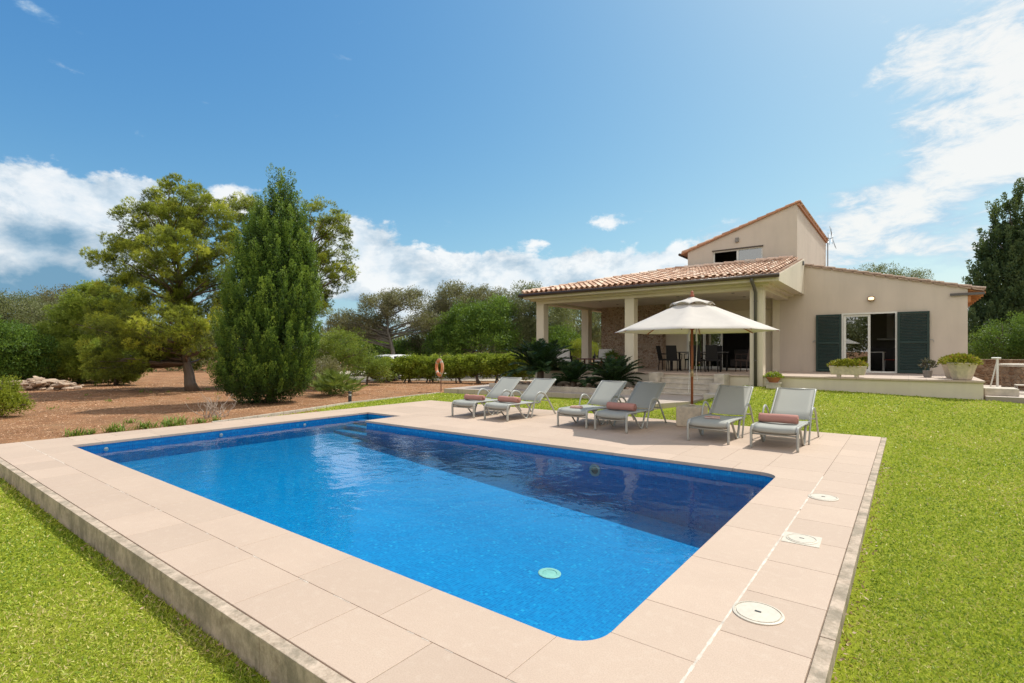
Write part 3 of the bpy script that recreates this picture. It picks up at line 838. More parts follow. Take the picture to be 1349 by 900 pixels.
# upper roof slab + tiles
def tile_roof(mb, O, u, v, nu, nv, clip=None, pitch=.235, run=.36, r=.085):
    """barrel tiles: O eave corner, u along the eave, v up the slope"""
    u = Vector(u).normalized(); v = Vector(v).normalized(); w = u.cross(v).normalized()
    if w.z < 0: w = -w
    cols = int(nu/pitch); rows = int(math.ceil(nv/run))
    for i in range(cols):
        for j in range(rows):
            a = (i+.5)*pitch; b_ = j*run
            if clip and not clip(a, b_+run*.5): continue
            L = min(run*1.22, nv-b_+.02)
            for kind in (0, 1):
                off = a + (pitch/2 if kind else 0)
                tn = random.random()*.85 + (.15 if random.random() < .1 else 0)
                k = len(mb.v); S_ = 6
                for e_, t_ in ((0, 0.0), (1, 1.0)):
                    rr = r*(1.0 - .14*t_) if not kind else r*(.95+.1*t_)
                    lift = (.045 if not kind else .012)+(.028*(1-t_))
                    jit = random.uniform(-.004, .004)
                    for s_ in range(S_+1):
                        an = math.pi*s_/S_
                        du = math.cos(an)*rr; dw = math.sin(an)*rr*(.85 if not kind else -.5)
                        p = Vector(O) + u*(off+du+jit) + v*(b_+t_*L) + w*(lift+dw+(0 if not kind else .0))
                        mb.v.append(tuple(p-mb.o)); mb.t.append(tn)
                for s_ in range(S_): mb.f.append((k+s_, k+s_+1, k+S_+1+s_+1, k+S_+1+s_))
                # thickness lip at the lower end
                k2 = len(mb.v)
                for s_ in range(S_+1):
                    p = Vector(mb.v[k+s_]) - w*.014
                    mb.v.append(tuple(p)); mb.t.append(tn*.6)
                for s_ in range(S_): mb.f.append((k+s_+1, k+s_, k2+s_, k2+s_+1))
EY, EX0, EX1 = 17.5, -12.92, -3.15
EZ = 3.98; TZ = 5.10; RY = 22.3
slope = (TZ-EZ)/(RY-EY)
nv = math.hypot(RY-EY, TZ-EZ)
roof = hm()
vv = Vector((0, RY-EY, TZ-EZ)).normalized()
k_ = math.cos(math.atan(slope))
tile_roof(roof, (EX0, EY, EZ), (1, 0, 0), vv, EX1-EX0, nv, clip=lambda a, b_: a > b_*k_-.1)
tile_roof(roof, (EX0, 2*RY-EY, EZ), (0, -1, 0), (RY-EY, 0, TZ-EZ), 2*(RY-EY), nv, clip=lambda a, b_: b_*k_-.1 < a < 2*(RY-EY)-b_*k_+.1)
# ridge cap + hip caps
def caps(mb, A, B, r=.10, L=.38):
    A = Vector(A); B = Vector(B); n_ = int((B-A).length/L)
    for i in range(n_):
        p = A.lerp(B, i/n_); q = A.lerp(B, (i+1.15)/n_)
        mb.tube([p+Vector((0, 0, .02)), q], [r, r*.85], 10, True, tint=random.random())
caps(roof, (EX0+.05, EY+.05, EZ+.08), (EX0+RY-EY, RY, TZ+.09))
caps(roof, (-8.1, RY+.05, TZ+.10), (-3.6, RY+.05, TZ+.10))
rf = roof.build('porch_roof', ROOF, house)
mb = hm()      # roof deck under tiles
mb.hexa([(EX0+.02, EY+.02, EZ-.05), (EX1-.02, EY+.02, EZ-.05), (EX1-.02, RY, TZ-.05), (EX0+RY-EY, RY, TZ-.05)],
        [(EX0+.02, EY+.02, EZ-.004), (EX1-.02, EY+.02, EZ-.004), (EX1-.02, RY, TZ-.004), (EX0+RY-EY, RY, TZ-.004)])
mb.hexa([(EX0+.02, 2*RY-EY, EZ-.05), (EX0+.02, EY+.03, EZ-.05), (EX0+RY-EY, RY, TZ-.05), (EX0+RY-EY, RY+.02, TZ-.05)],
        [(EX0+.02, 2*RY-EY, EZ-.004), (EX0+.02, EY+.03, EZ-.004), (EX0+RY-EY, RY, TZ-.004), (EX0+RY-EY, RY+.02, TZ-.004)])
mb.hexa([(EX0+.04, 2*RY-EY, EZ-.05), (EX0+RY-EY, RY+.03, TZ-.05), (EX1-.02, RY+.03, TZ-.05), (EX1-.02, 2*RY-EY, EZ-.05)],
        [(EX0+.04, 2*RY-EY, EZ-.004), (EX0+RY-EY, RY+.03, TZ-.004), (EX1-.02, RY+.03, TZ-.004), (EX1-.02, 2*RY-EY, EZ-.004)])
mb.build('roof_deck', GROUTD, house)
# slab, beams, gable box
mb = hm()
mb.box(EX0+.08, EX1-.03, EY+.07, 26.9, 3.79, 3.925)
mb.build('eaves_slab', CREAM, house)
mb = hm()
mb.box(-12.54, -3.70, 18.1, 18.47, 3.6, 3.787)
mb.box(-12.54, -12.17, 18.472, 26.4, 3.6, 3.787)
mb.box(-4.07, -3.70, 18.472, 22.497, 3.6, 3.787)
mb.box(-12.72, -3.50, 17.93, 18.098, 3.715, 3.788); mb.box(-3.698, -3.5, 18.1, 22.497, 3.715, 3.788)
mb.build('beam', CREAM, house)
mb = hm()
mb.box(-12.16, -4.08, 18.48, 22.45, 3.70, 3.785); mb.build('porch_ceiling', CEIL, house)
mb = hm()
mb.hexa([(EX1-.16, EY+.1, 3.77), (EX1, EY+.1, 3.77), (EX1, 22.498, 3.77), (EX1-.16, 22.498, 3.77)],
        [(EX1-.16, EY+.1, EZ-.0), (EX1, EY+.1, EZ), (EX1, 22.498, TZ+.03), (EX1-.16, 22.498, TZ+.03)])
mb.build('gable_box', CREAM, house)
for (x, y) in [(-8.31, 18.285), (-12.355, 18.285), (-12.355, 22.1)]:
    mb = hm(); mb.box(x-.185, x+.185, y-.182, y+.182, ZT, 3.598); mb.build('column', CREAM, house, bevel=.01)
mb = hm(); mb.box(-4.09, -3.70, 18.05, 18.45, .2, 3.598); mb.build('column', CREAM, house, bevel=.01)
mb = hm(); mb.box(-12.62, -4.1, 18.03, 18.055, ZT-.005, ZT+.004)
# gutter & downpipe
mb = hm()
def gutter(p0, p1, r=.065):
    P0, P1 = Vector(p0), Vector(p1); mb.tube([P0, P1], r, 10)
gutter((EX0-.02, EY-.05, EZ-.045), (EX1+.03, EY-.05, EZ-.045)); gutter((EX0-.05, EY-.05, EZ-.045), (EX0-.05, 27.0, EZ-.045))
mb.build('gutter', BROWNG, house, smooth=True)
mb = hm()
mb.tube([(-3.9, EY-.05, EZ-.08), (-3.9, EY+.0, EZ-.2), (-3.9, EY+.30, EZ-.34), (-3.9, 17.97, EZ-.5), (-3.9, 17.97, .42)], .05, 10)
mb.build('downpipe', GREYP, house, smooth=True)
for z in (1.3, 2.4, 3.2):
    mb = hm(); mb.lathe([(.058, 0), (.058, .03)], (-3.9, 17.97, z), 12); mb.box(-3.92, -3.88, 17.97, 18.05, z, z+.03); mb.build('pipe_clip', GREYP, house)
# upper roof
ur = hm()
uu = Vector((4.24, 0, 1.36)).normalized()
ex = -7.95; ez = uz(ex)
lenu = (-3.33-ex)/uu.x
tile_roof(ur, (ex, 31.7, ez+.03), (0, -1, 0), uu, 9.1, lenu)
ur.build('upper_roof', ROOF, house)
mb = hm()
z1 = uz(-3.36)
mb.hexa([(ex, 22.62, ez-.05), (-3.36, 22.62, z1-.0), (-3.36, 31.6, z1-.0), (ex, 31.6, ez-.05)], [(ex, 22.62, ez+.01), (-3.36, 22.62, z1+.06), (-3.36, 31.6, z1+.06), (ex, 31.6, ez+.01)])
mb.hexa([(-3.425, 22.66, z1-.10), (-3.36, 22.66, z1-.10), (-3.36, 31.6, z1-.10), (-3.425, 31.6, z1-.10)], [(-3.425, 22.66, z1-.004), (-3.36, 22.66, z1-.004), (-3.36, 31.6, z1-.004), (-3.425, 31.6, z1-.004)])
mb.build('roof_edge', simple('fired_clay', (.42, .20, .11), .8, nscale=14, var=.3), house)
mb = hm(); mb.tube([(ex-.05, 22.6, ez-.04), (ex-.05, 31.6, ez-.04)], .06, 10); mb.build('gutter', BROWNG, house, smooth=True)
# wing roof
WEATH = simple('weathered_clay', (.36, .26, .19), .9, nscale=12, var=.3)
wr = hm()
wx1 = 1.98; wz1 = wing_top(wx1)
vvw = Vector((-(wx1+3.2), 0, 4.86-wz1)).normalized()
tile_roof(wr, (wx1, 30.2, wz1+.03), (0, -1, 0), vvw, 7.75, math.hypot(wx1+3.25, 4.86-wz1))
wr.build('wing_roof', WEATH, house)
mb = hm()
for j in range(16):      # verge tiles seen end on
    t0, t1 = j/16, (j+.86)/16
    xa, xb = -3.2+(wx1+3.2)*t0, -3.2+(wx1+3.2)*t1
    mb.hexa([(xa, 22.44, wing_top(xa)+.0), (xb, 22.44, wing_top(xb)+.0), (xb, 22.7, wing_top(xb)+.0), (xa, 22.7, wing_top(xa))],
            [(xa, 22.44, wing_top(xa)+.05), (xb, 22.44, wing_top(xb)+.035), (xb, 22.7, wing_top(xb)+.035), (xa, 22.7, wing_top(xa)+.05)], random.random())
mb.build('verge_tiles', WEATH, house)
mb = hm()
mb.hexa([(1.545, 22.55, wing_top(1.545)-.06), (wx1, 22.55, wz1-.06), (wx1, 30, wz1-.06), (1.545, 30, wing_top(1.545)-.06)],
        [(1.545, 22.55, wing_top(1.545)-.01), (wx1, 22.55, wz1-.01), (wx1, 30, wz1-.01), (1.545, 30, wing_top(1.545)-.01)])
for i in range(10):
    y = 22.6+i*.75
    mb.hexa([(1.545, y, wing_top(1.545)-.20), (wx1-.05, y, wz1-.17), (wx1-.05, y+.1, wz1-.17), (1.545, y+.1, wing_top(1.545)-.20)],
            [(1.545, y, wing_top(1.545)-.063), (wx1-.05, y, wz1-.063), (wx1-.05, y+.1, wz1-.063), (1.545, y+.1, wing_top(1.545)-.063)])
mb.box(1.545, 1.62, 22.52, 30, wing_top(1.6)-.42, wing_top(1.6)-.205)
mb.build('eaves_timber', PINEW, house)
mb = hm(); mb.box(1.10, 1.95, 22.43, 22.497, 3.44, 3.52); mb.build('eaves_bracket', GREYP, house)
# door of the wing
def frame_rect(mb, x0, x1, z0, z1, y0, y1, w):
    mb.box(x0, x0+w, y0, y1, z0, z1); mb.box(x1-w, x1, y0, y1, z0, z1)
    mb.box(x0+w, x1-w, y0, y1, z1-w, z1); mb.box(x0+w, x1-w, y0, y1, z0, z0+w)
fr = hm(); frame_rect(fr, -1.95, -.31, ZT+.002, 2.998, 22.49, 22.6, .055)
fd = fr.build('door_frame', WHITEA, house)
mb = hm(); frame_rect(mb, -1.89, -1.08, ZT+.06, 2.94, 22.54, 22.575, .075); mb.build('sliding_sash', WHITEA, fd)
mb = hm(); mb.box(-1.815, -1.155, 22.552, 22.562, ZT+.135, 2.865); mb.build('pane', GLASSR, fd)
# shutters
def shutter(x0, x1, label):
    mb = hm(); z0, z1 = ZT+.02, 2.97; y0, y1 = 22.40, 22.45; w = .075
    mb.box(x0, x0+w, y0, y1, z0, z1); mb.box(x1-w, x1, y0, y1, z0, z1)
    zm = z0+(z1-z0)*.48
    for a in (z0, zm, z1-w): mb.box(x0+w, x1-w, y0+.002, y1-.002, a, a+w)
    sh = mb.build('shutter', SHUT, house, bevel=.004, label=label)
    mb = hm()
    for za, zb in ((z0+w, zm), (zm+w, z1-w)):
        n_ = int((zb-za)/.05)
        for i in range(n_):
            z = za+(i+.5)*(zb-za)/n_
            mb.hexa([(x0+w, y0+.008, z-.026), (x1-w, y0+.008, z-.026), (x1-w, y0+.016, z-.028), (x0+w, y0+.016, z-.028)],
                    [(x0+w, y1-.012, z+.018), (x1-w, y1-.012, z+.018), (x1-w, y1-.006, z+.016), (x0+w, y1-.006, z+.016)])
    mb.build('louvres', SHUT, sh)
    mb = hm(); s_ = 1 if x0 > -1 else -1; xe = x1 if s_ > 0 else x0
    mb.tube([(xe, 22.42, 2.0), (xe+s_*.08, 22.42, 2.0), (xe+s_*.11, 22.42, 1.93)], .012, 6); mb.build('catch', STEEL, sh)
shutter(-2.76, -1.955, 'dark green louvred shutter left of the wing door')
shutter(-.305, .57, 'dark green louvred shutter right of the wing door')
# kitchen interior
mb = hm()
mb.box(-3.79, 1.28, 27.0, 27.05, ZT, 3.4); mb.box(-3.79, 1.28, 22.76, 27.0, 3.25, 3.3); mb.box(-3.795, -3.74, 22.76, 27.0, ZT, 3.25); mb.box(1.23, 1.285, 22.76, 27.0, ZT, 3.25)
mb.build('inner_wall', ROOMW, house)
# porch room interior
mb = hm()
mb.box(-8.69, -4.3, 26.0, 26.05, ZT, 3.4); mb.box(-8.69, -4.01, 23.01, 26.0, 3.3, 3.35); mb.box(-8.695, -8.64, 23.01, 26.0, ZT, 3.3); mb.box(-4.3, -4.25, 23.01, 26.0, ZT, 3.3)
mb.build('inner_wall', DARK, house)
fr = hm(); frame_rect(fr, -7.75, -4.75, ZT+.002, 2.998, 22.79, 22.9, .06)
fd = fr.build('door_frame', WHITEA, house)
for (x0, x1, y0) in ((-7.69, -7.0, 22.81), (-7.02, -6.25, 22.845)):
    mb = hm(); frame_rect(mb, x0, x1, ZT+.064, 2.936, y0, y0+.03, .07 if x1 > -6.5 else .05); mb.build('sliding_sash', WHITEA, fd)
    mb = hm(); mb.box(x0+.07, x1-.07, y0+.011, y0+.019, ZT+.13, 2.87); mb.build('pane', GLASSR, fd)
# upper window
fr = hm(); frame_rect(fr, win[0]+.002, win[1]-.002, win[2]+.002, win[3]-.002, 22.74, 22.82, .05); fr.box(-5.66, -5.58, 22.74, 22.82, win[2]+.052, win[3]-.052)
fd = fr.build('window_frame', WHITEA, house)
mb = hm(); mb.box(-5.58, win[1]-.052, 22.775, 22.785, win[2]+.052, win[3]-.052); mb.build('pane', GLASSR, fd)
mb = hm(); mb.box(win[0]-.03, win[1]+.03, 22.66, 22.71, win[3]-.0, win[3]+.04); mb.build('window_trim', BROWNG, fd)
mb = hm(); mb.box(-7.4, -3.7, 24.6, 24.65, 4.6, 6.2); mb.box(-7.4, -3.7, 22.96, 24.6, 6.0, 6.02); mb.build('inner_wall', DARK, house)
# small wall fittings
mb = hm(); mb.box(-5.70, -5.56, 22.62, 22.70, 6.12, 6.30); mb.build('wall_vent', GREYST, house, bevel=.01)
wl = hm(); wl.lathe([(.07, 0), (.11, .03), (.11, .13), (.08, .16), (.02, .17)], (-1.05, 22.42, 3.40), 14); wlo = wl.build('wall_lamp', simple('brass', (.35, .2, .08), .4, .3), house, smooth=False)
mb = hm(); mb.lathe([(.05, 0), (.085, .02), (.085, .09), (.05, .11)], (-1.05, 22.355, 3.425), 12); mb.build('lamp_glass', LAMPG, wlo)
mb = hm(); mb.box(EX1+.001, EX1+.05, 22.0, 22.09, 4.83, 4.98); mb.build('wall_vent', GREYP, house)
for (x, y) in [(-10.3, 19.6), (-10.3, 21.2), (-7, 19.6), (-7, 21.2), (-5, 19.6), (-5, 21.2)]:
    mb = hm(); mb.lathe([(.05, 0), (.06, .012)], (x, y, 3.686), 14); mb.build('ceiling_spot', DKGREY, house)

# antenna
an = yp(1090, 350, 31.55); ao = Vector((an.x, 31.7, 4.4))
at_ = thing('antenna', 'thin metal television antenna mast behind the upper storey', 'antenna', ao)
mt = MB(); mt.tube([(0, 0, -4.4), (0, 0, 3.2)], .03, 8); mt.tube([(0, 0, 1.6), (-.35, -.2, 1.6)], .02, 6); mt.build('mast', STEEL, at_)
dz = MB()
dz.tube([(-.62, 0, 2.95), (.25, 0, 3.15)], .022, 6)
for i in range(6):
    x = -.6+i*.16; z = 2.96+i*.035
    dz.tube([(x, -.3, z+.28), (x, 0, z), (x, .3, z+.28)], .010, 5); dz.tube([(x, -.3, z-.26), (x, 0, z), (x, .3, z-.26)], .010, 5)
dz.tube([(.12, -.3, 3.7), (.2, 0, 3.15), (.35, -.2, 2.6)], .012, 5); dz.tube([(.12, .3, 3.7), (.2, 0, 3.15), (.35, .3, 2.6)], .012, 5)
dz.build('aerial', STEEL, at_)

# ------------------------------------------------------------------ furniture
def P3(*a): return [Vector(p) for p in a]
def smoothpath(pts, n=6):
    P = [Vector(p) for p in pts]; out_ = []
    for i in range(len(P)-1):
        p0 = P[max(i-1, 0)]; p1 = P[i]; p2 = P[i+1]; p3 = P[min(i+2, len(P)-1)]
        for k in range(n):
            t = k/n
            out_.append(.5*((2*p1)+(-p0+p2)*t+(2*p0-5*p1+4*p2-p3)*t*t+(-p0+3*p1-3*p2+p3)*t**3))
    out_.append(P[-1]); return out_
def sheet(mb, path, hw, th=.006, sag=0.0, nx=8):
    """cloth strip following path (y,z) from -hw to hw"""
    n = len(path); k = len(mb.v)
    for s_ in (0, 1):
        for i, (y, z) in enumerate(path):
            for j in range(nx+1):
                u = -1+2*j/nx
                mb.v.append((u*hw, y, z - sag*(1-u*u) - s_*th)); mb.t.append(.5)
    m = nx+1; off = n*m
    for i in range(n-1):
        for j in range(nx):
            a = k+i*m+j
            mb.f.append((a, a+1, a+1+m, a+m)); mb.f.append((a+off, a+m+off, a+1+m+off, a+1+off))
    for i in range(n-1):
        a = k+i*m; mb.f.append((a, a+m, a+m+off, a+off)); a += nx; mb.f.append((a, a+off, a+m+off, a+m))
    for j in range(nx):
        a = k+j; mb.f.append((a, a+off, a+1+off, a+1)); a = k+(n-1)*m+j; mb.f.append((a, a+1, a+1+off, a+off))
def make_lounger():
    o = thing('sun_lounger', 'x', 'sun lounger', (0, 0, 0), 0, 'sun loungers on the pool deck')
    fr = MB()
    for s_ in (-1, 1):
        fr.tube(smoothpath([(s_*.335, .02, .30), (s_*.335, .05, .355), (s_*.335, .14, .372), (s_*.335, .7, .365), (s_*.335, 1.32, .345)], 4), .022, 8, flat=(.8, 1.1))
    for y, z in ((.06, .33), (1.25, .33), (.5, .335)): fr.tube([(-.335, y, z), (.335, y, z)], .015, 8)
    fr.tube([(-.35, .06, .235), (.35, .06, .235)], .016, 8)
    fr.build('frame', FRAME, o, smooth=True)
    for s_ in (-1, 1):
        m = MB(); m.tube(smoothpath([(s_*.345, .03, 0), (s_*.345, .025, .22), (s_*.345, .035, .31), (s_*.34, .08, .36)], 4), [.026]*9+[.024]*4, 8, flat=(1.2, .8)); m.build('leg', FRAME, o, smooth=True)
    for s_ in (-1, 1):
        m = MB(); m.tube(smoothpath([(s_*.315, .34, .35), (s_*.315, .45, .27), (s_*.315, .70, .035), (s_*.315, .76, .012), (s_*.315, .82, .045), (s_*.315, .98, .33)], 5), .019, 8, flat=(.8, 1.1)); m.build('leg', FRAME, o, smooth=True)
    for s_ in (-1, 1):
        m = MB(); m.tube(smoothpath([(s_*.375, .90, 0), (s_*.378, .98, .25), (s_*.385, 1.05, .46), (s_*.39, 1.14, .565), (s_*.395, 1.28, .59), (s_*.395, 1.46, .52), (s_*.39, 1.68, .29), (s_*.385, 1.93, 0)], 5),
                     .020, 8, flat=(1.35, .75)); m.build('armrest', FRAME, o, smooth=True)
    m = MB(); m.tube([(-.36, .98, .33), (.36, .98, .33)], .014, 8); m.build('crossbar', FRAME, o, smooth=True)
    m = MB(); m.tube([(-.38, 1.60, .37), (.38, 1.60, .37)], .013, 8)
    for s_ in (-1, 1): m.tube([(s_*.25, 1.60, .37), (s_*.25, 1.62, .57)], .011, 6)
    m.build('brace', FRAME, o, smooth=True)
    m = MB(); sheet(m, [(.03, .27), (.02, .315), (.035, .352), (.07, .375), (.14, .386), (.4, .383), (.7, .380), (1.0, .374), (1.28, .362)], .325, .006, .014); m.build('seat_sling', SLING, o, smooth=True)
    bk = MB()
    for s_ in (-1, 1): bk.tube(smoothpath([(s_*.325, 1.29, .355), (s_*.325, 1.6, .575), (s_*.325, 1.93, .815), (s_*.325, 2.03, .875)], 4), .018, 8)
    bk.tube([(-.325, 2.03, .875), (.325, 2.03, .875)], .018, 8)
    b_ = bk.build('backrest', FRAME, o, smooth=True)
    m = MB(); sheet(m, [(1.31, .385), (1.5, .515), (1.7, .66), (1.9, .805), (2.0, .87), (2.035, .897), (2.055, .89)], .318, .006, .012); m.build('back_sling', SLING, b_, smooth=True)
    return o
spots = [(-8.62, 9.28, 'sun lounger holding a rolled towel, leftmost of the six beside the grass', 1.0),
         (-7.60, 9.30, 'sun lounger with a rolled towel, second from the left', -1.2),
         (-5.62, 9.40, 'sun lounger with a small folded cloth near its foot, left of the central pair', .5),
         (-4.72, 9.38, 'lounger half in shade with a thick rolled towel, left of the parasol pole', -1.0),
         (-2.80, 9.30, 'sun lounger crossed by the parasol shadow with a thin book on its seat', 1.0),
         (-1.74, 9.27, 'sunlit sun lounger nearest the lawn, farthest right, with a rolled towel', -.6)]
proto = make_lounger(); lg = []
for i, (x, y, lb, rz) in enumerate(spots):
    o = proto if i == 0 else copy_tree(proto)
    o.location = (x, y, 0.001); o.rotation_euler = (0, 0, R(rz)); o['label'] = 'grey ' + lb; lg.append(o)
def rolled_towel(x, y, z, label, L=.60, r=.072, rz=0):
    m = MB(); n_ = 12
    prof = [(.001, -L/2+.012), (r*.35, -L/2+.002), (r*.36, -L/2+.012), (r*.62, -L/2), (r*.64, -L/2+.012), (r*.93, -L/2), (r*1.0, -L/2+.02), (r*1.02, -L/4), (r*.98, 0), (r*1.03, L/4), (r, L/2-.02), (r*.93, L/2), (r*.64, L/2-.012), (r*.62, L/2), (r*.36, L/2-.012), (r*.35, L/2-.002), (.001, L/2-.012)]
    M_ = Matrix.Rotation(R(90), 3, 'Y')
    m.lathe(prof, (0, 0, r), 22, M_)
    for k_, v in enumerate(m.v):     # flatten where it rests
        if v[2] < r*.35: m.v[k_] = (v[0], v[1]*1.08, r*.35*.35 + v[2]*.65)
    for k_, v in enumerate(m.v): m.v[k_] = (v[0]+random.uniform(-.003, .003), v[1]*(1+.05*math.sin(v[0]*31+x)), v[2]*(1+.04*math.sin(v[0]*23+x*2)))
    o = m.build('rolled_towel', TOWEL, smooth=True, label=label, cat='towel', group='rolled towels on the loungers')
    o.location = (x, y, z); o.rotation_euler = (0, 0, R(rz)); return o
rolled_towel(-8.62, 9.28+.45, .377, 'rolled terracotta pink towel on the leftmost lounger')
rolled_towel(-7.58, 9.30+.50, .377, 'rolled terracotta pink towel on the second lounger from the left', .62, .075, -3)
rolled_towel(-4.72, 9.38+.52, .377, 'rolled terracotta pink towel on the lounger left of the parasol', .62, .082, -1)
rolled_towel(-1.76, 9.27+.50, .377, 'rolled terracotta pink towel on the lounger farthest right', .60, .080, 1)
m = MB(); m.box(-.13, .13, -.09, .09, 0, .018); m.box(-.125, .125, -.085, .085, .0185, .032); m.box(-.12, .10, -.08, .08, .0325, .042)
o = m.build('folded_cloth', m_cloth('pale_pink_cloth', (.62, .40, .34), .05, 14), bevel=.006, label='small folded pink cloth on the seat of the third lounger', cat='cloth'); o.location = (-5.72, 9.40+.38, .378); o.rotation_euler = (0, 0, R(20))
o = thing('book', 'thin brown covered book lying on the lounger right of the parasol pole', 'book', (-2.86, 9.30+.50, .379), R(12))
MB().box(-.13, .13, -.08, .08, 0, .006).box(-.13, .13, -.08, .08, .020, .026).build('cover', PAPER, o); MB().box(-.125, .125, -.075, .078, .006, .020).build('pages', WHITEC, o)

# umbrella
UC = Vector((-3.70, 11.22, 0)); UR = 1.69; ZR = 2.03; ZA = 2.74
um = thing('parasol', 'large ecru market umbrella on a varnished wooden pole between the loungers', 'umbrella', UC)
rv = Vector((ct, st, 0)); fv = Vector((-st, ct, 0))
angs = [R(70.5+45*i) for i in range(8)]
crn = [(rv*math.cos(a) - fv*math.sin(a)) for a in angs]
cv = MB(); NR = 8; NS = 6
def canopy(mb, r0, r1, z0, z1, sag=.03, edge=.03, th=.004):
    k = len(mb.v); rows = NR+1; per = 8*NS
    for s_ in (0, 1):
        for i in range(rows):
            t = i/NR; rr = r0+(r1-r0)*t
            z = z0+(z1-z0)*(t**.97)
            for c_ in range(8):
                A, B = crn[c_], crn[(c_+1) % 8]
                for j in range(NS):
                    u = j/NS; q = A.lerp(B, u)
                    bow = 4*u*(1-u)
                    mb.v.append((q.x*rr*(1-edge*bow*t), q.y*rr*(1-edge*bow*t), z - sag*bow*math.sin(math.pi*min(1, t*1.0))*.8 - s_*th)); mb.t.append(.5)
    off = rows*per
    for i in range(rows-1):
        for j in range(per):
            a = k+i*per+j; b_ = k+i*per+(j+1) % per
            mb.f.append((a, a+per, b_+per, b_)); mb.f.append((a+off, b_+off, b_+per+off, a+per+off))
    for j in range(per):
        a = k+(rows-1)*per+j; b_ = k+(rows-1)*per+(j+1) % per
        mb.f.append((a, a+off, b_+off, b_))
canopy(cv, .34, UR, ZA-.13, ZR)
cp = cv.build('canopy', CANVAS, um, smooth=False)
for p_ in cp.data.polygons: p_.use_smooth = True
vt = MB()
# lifted vent cap with scalloped skirt
k = 0; per = 8*NS
for i in range(5):
    t = i/4
    for c_ in range(8):
        A, B = crn[c_], crn[(c_+1) % 8]
        for j in range(NS):
            u = j/NS; q = A.lerp(B, u); bow = 4*u*(1-u)
            rr = .03+(.47-.03)*t
            vt.v.append((q.x*rr, q.y*rr, ZA+.03-(.185)*t + .075*bow*max(0, t-.3))); vt.t.append(.5)
for i in range(4):
    for j in range(per):
        a = i*per+j; b_ = i*per+(j+1) % per; vt.f.append((a, a+per, b_+per, b_))
vo = vt.build('vent', CANVAS, cp, smooth=True)
md = vo.modifiers.new('thick', 'SOLIDIFY'); md.thickness = .004
m = MB(); m.tube([(0, 0, .44), (0, 0, ZA+.02)], .027, 14); m.build('pole', POLEW, um, smooth=True)
m = MB(); m.tube([(0, 0, 1.06), (0, 0, 1.22)], .031, 14); m.build('pole_sleeve', simple('brass_sleeve', (.55, .40, .22), .3, .6), um, smooth=True)
m = MB(); m.lathe([(.02, 0), (.045, .01), (.045, .05), (.025, .07), (.035, .10), (.02, .13), (.005, .14)], (0, 0, ZA+.03), 14); m.build('finial', simple('finial_wood', (.36, .10, .05), .4), um, smooth=True)
m = MB(); m.lathe([(.035, 0), (.055, .02), (.055, .09), (.035, .11)], (0, 0, 2.06), 14); m.build('runner', POLEW, um, smooth=True)
m = MB(); m.lathe([(.035, 0), (.06, .02), (.06, .09), (.035, .11)], (0, 0, ZA-.12), 14); m.build('hub', POLEW, um, smooth=True)
for c_ in crn:
    m = MB(); m.tube([c_*.05+Vector((0, 0, ZA-.10)), c_*(UR*.985)+Vector((0, 0, ZR-.012))], .012, 6); rb = m.build('rib', POLEW, um)
    m = MB(); m.tube([c_*.05+Vector((0, 0, 2.11)), c_*(UR*.5)+Vector((0, 0, (ZA-.10+ZR)/2-.01))], .010, 6); m.build('strut', POLEW, rb)
m = MB()
for s_, zz in ((-1, .72), (1, .95)):
    q = rv*s_*.075 - fv*.05
    m.tube(smoothpath([q+Vector((0, 0, 2.1)), q*1.15+Vector((0, 0, 1.75)), q*.95+Vector((0, 0, 1.3)), q*1.3+Vector((0, 0, zz))], 5), .006, 6)
    m.tube([q+Vector((0, 0, 2.1)), q*1.1+Vector((0, 0, 1.82))], [.012, .022], 8)
m.build('cord', WHITEC, um, smooth=True)
m = MB(); m.box(-.26, .26, -.26, .26, .001, .43); m.box(-.06, .06, -.06, .06, .431, .47)
m.build('base_block', STONEP, um, bevel=.02)

# dining set on the porch
def make_chair(mat):
    o = thing('wicker_chair', 'x', 'chair', (0, 0, 0), 0, 'wicker dining chairs round the porch table')
    MB().box(-.23, .23, -.23, .22, .40, .46).build('seat', mat, o, bevel=.015)
    m = MB()
    m.hexa([(-.22, .19, .46), (.22, .19, .46), (.22, .23, .46), (-.22, .23, .46)], [(-.20, .30, 1.0), (.20, .30, 1.0), (.20, .34, .99), (-.20, .34, .99)])
    m.build('backrest', mat, o, bevel=.015)
    for sx in (-1, 1):
        for sy in (-1, 1):
            mm = MB(); mm.tube([(sx*.20, sy*.19, .40), (sx*.21, sy*.21, .015)], [.02, .016], 8); mm.tube([(sx*.21, sy*.21, 0), (sx*.21, sy*.21, .016)], .018, 8); mm.build('leg', mat, o)
        m = MB(); m.tube([(sx*.24, -.2, .46), (sx*.25, -.2, .65), (sx*.25, .25, .67)], .016, 6); m.build('armrest', mat, o)
    return o
TXC, TYC = -6.55, 20.7
tb = thing('dining_table', 'long dark dining table in the middle of the porch', 'table', (TXC, TYC, ZT+.001))
MB().box(-1.0, 1.0, -.5, .5, .71, .75).build('tabletop', simple('table_glass', (.10, .10, .10), .12), tb, bevel=.006)
for sx in (-1, 1):
    for sy in (-1, 1): MB().box(sx*.93-.03, sx*.93+.03, sy*.43-.03, sy*.43+.03, 0, .71).build('leg', BLACK, tb)
c0 = make_chair(BLACK); cb = make_chair(BROWNW)
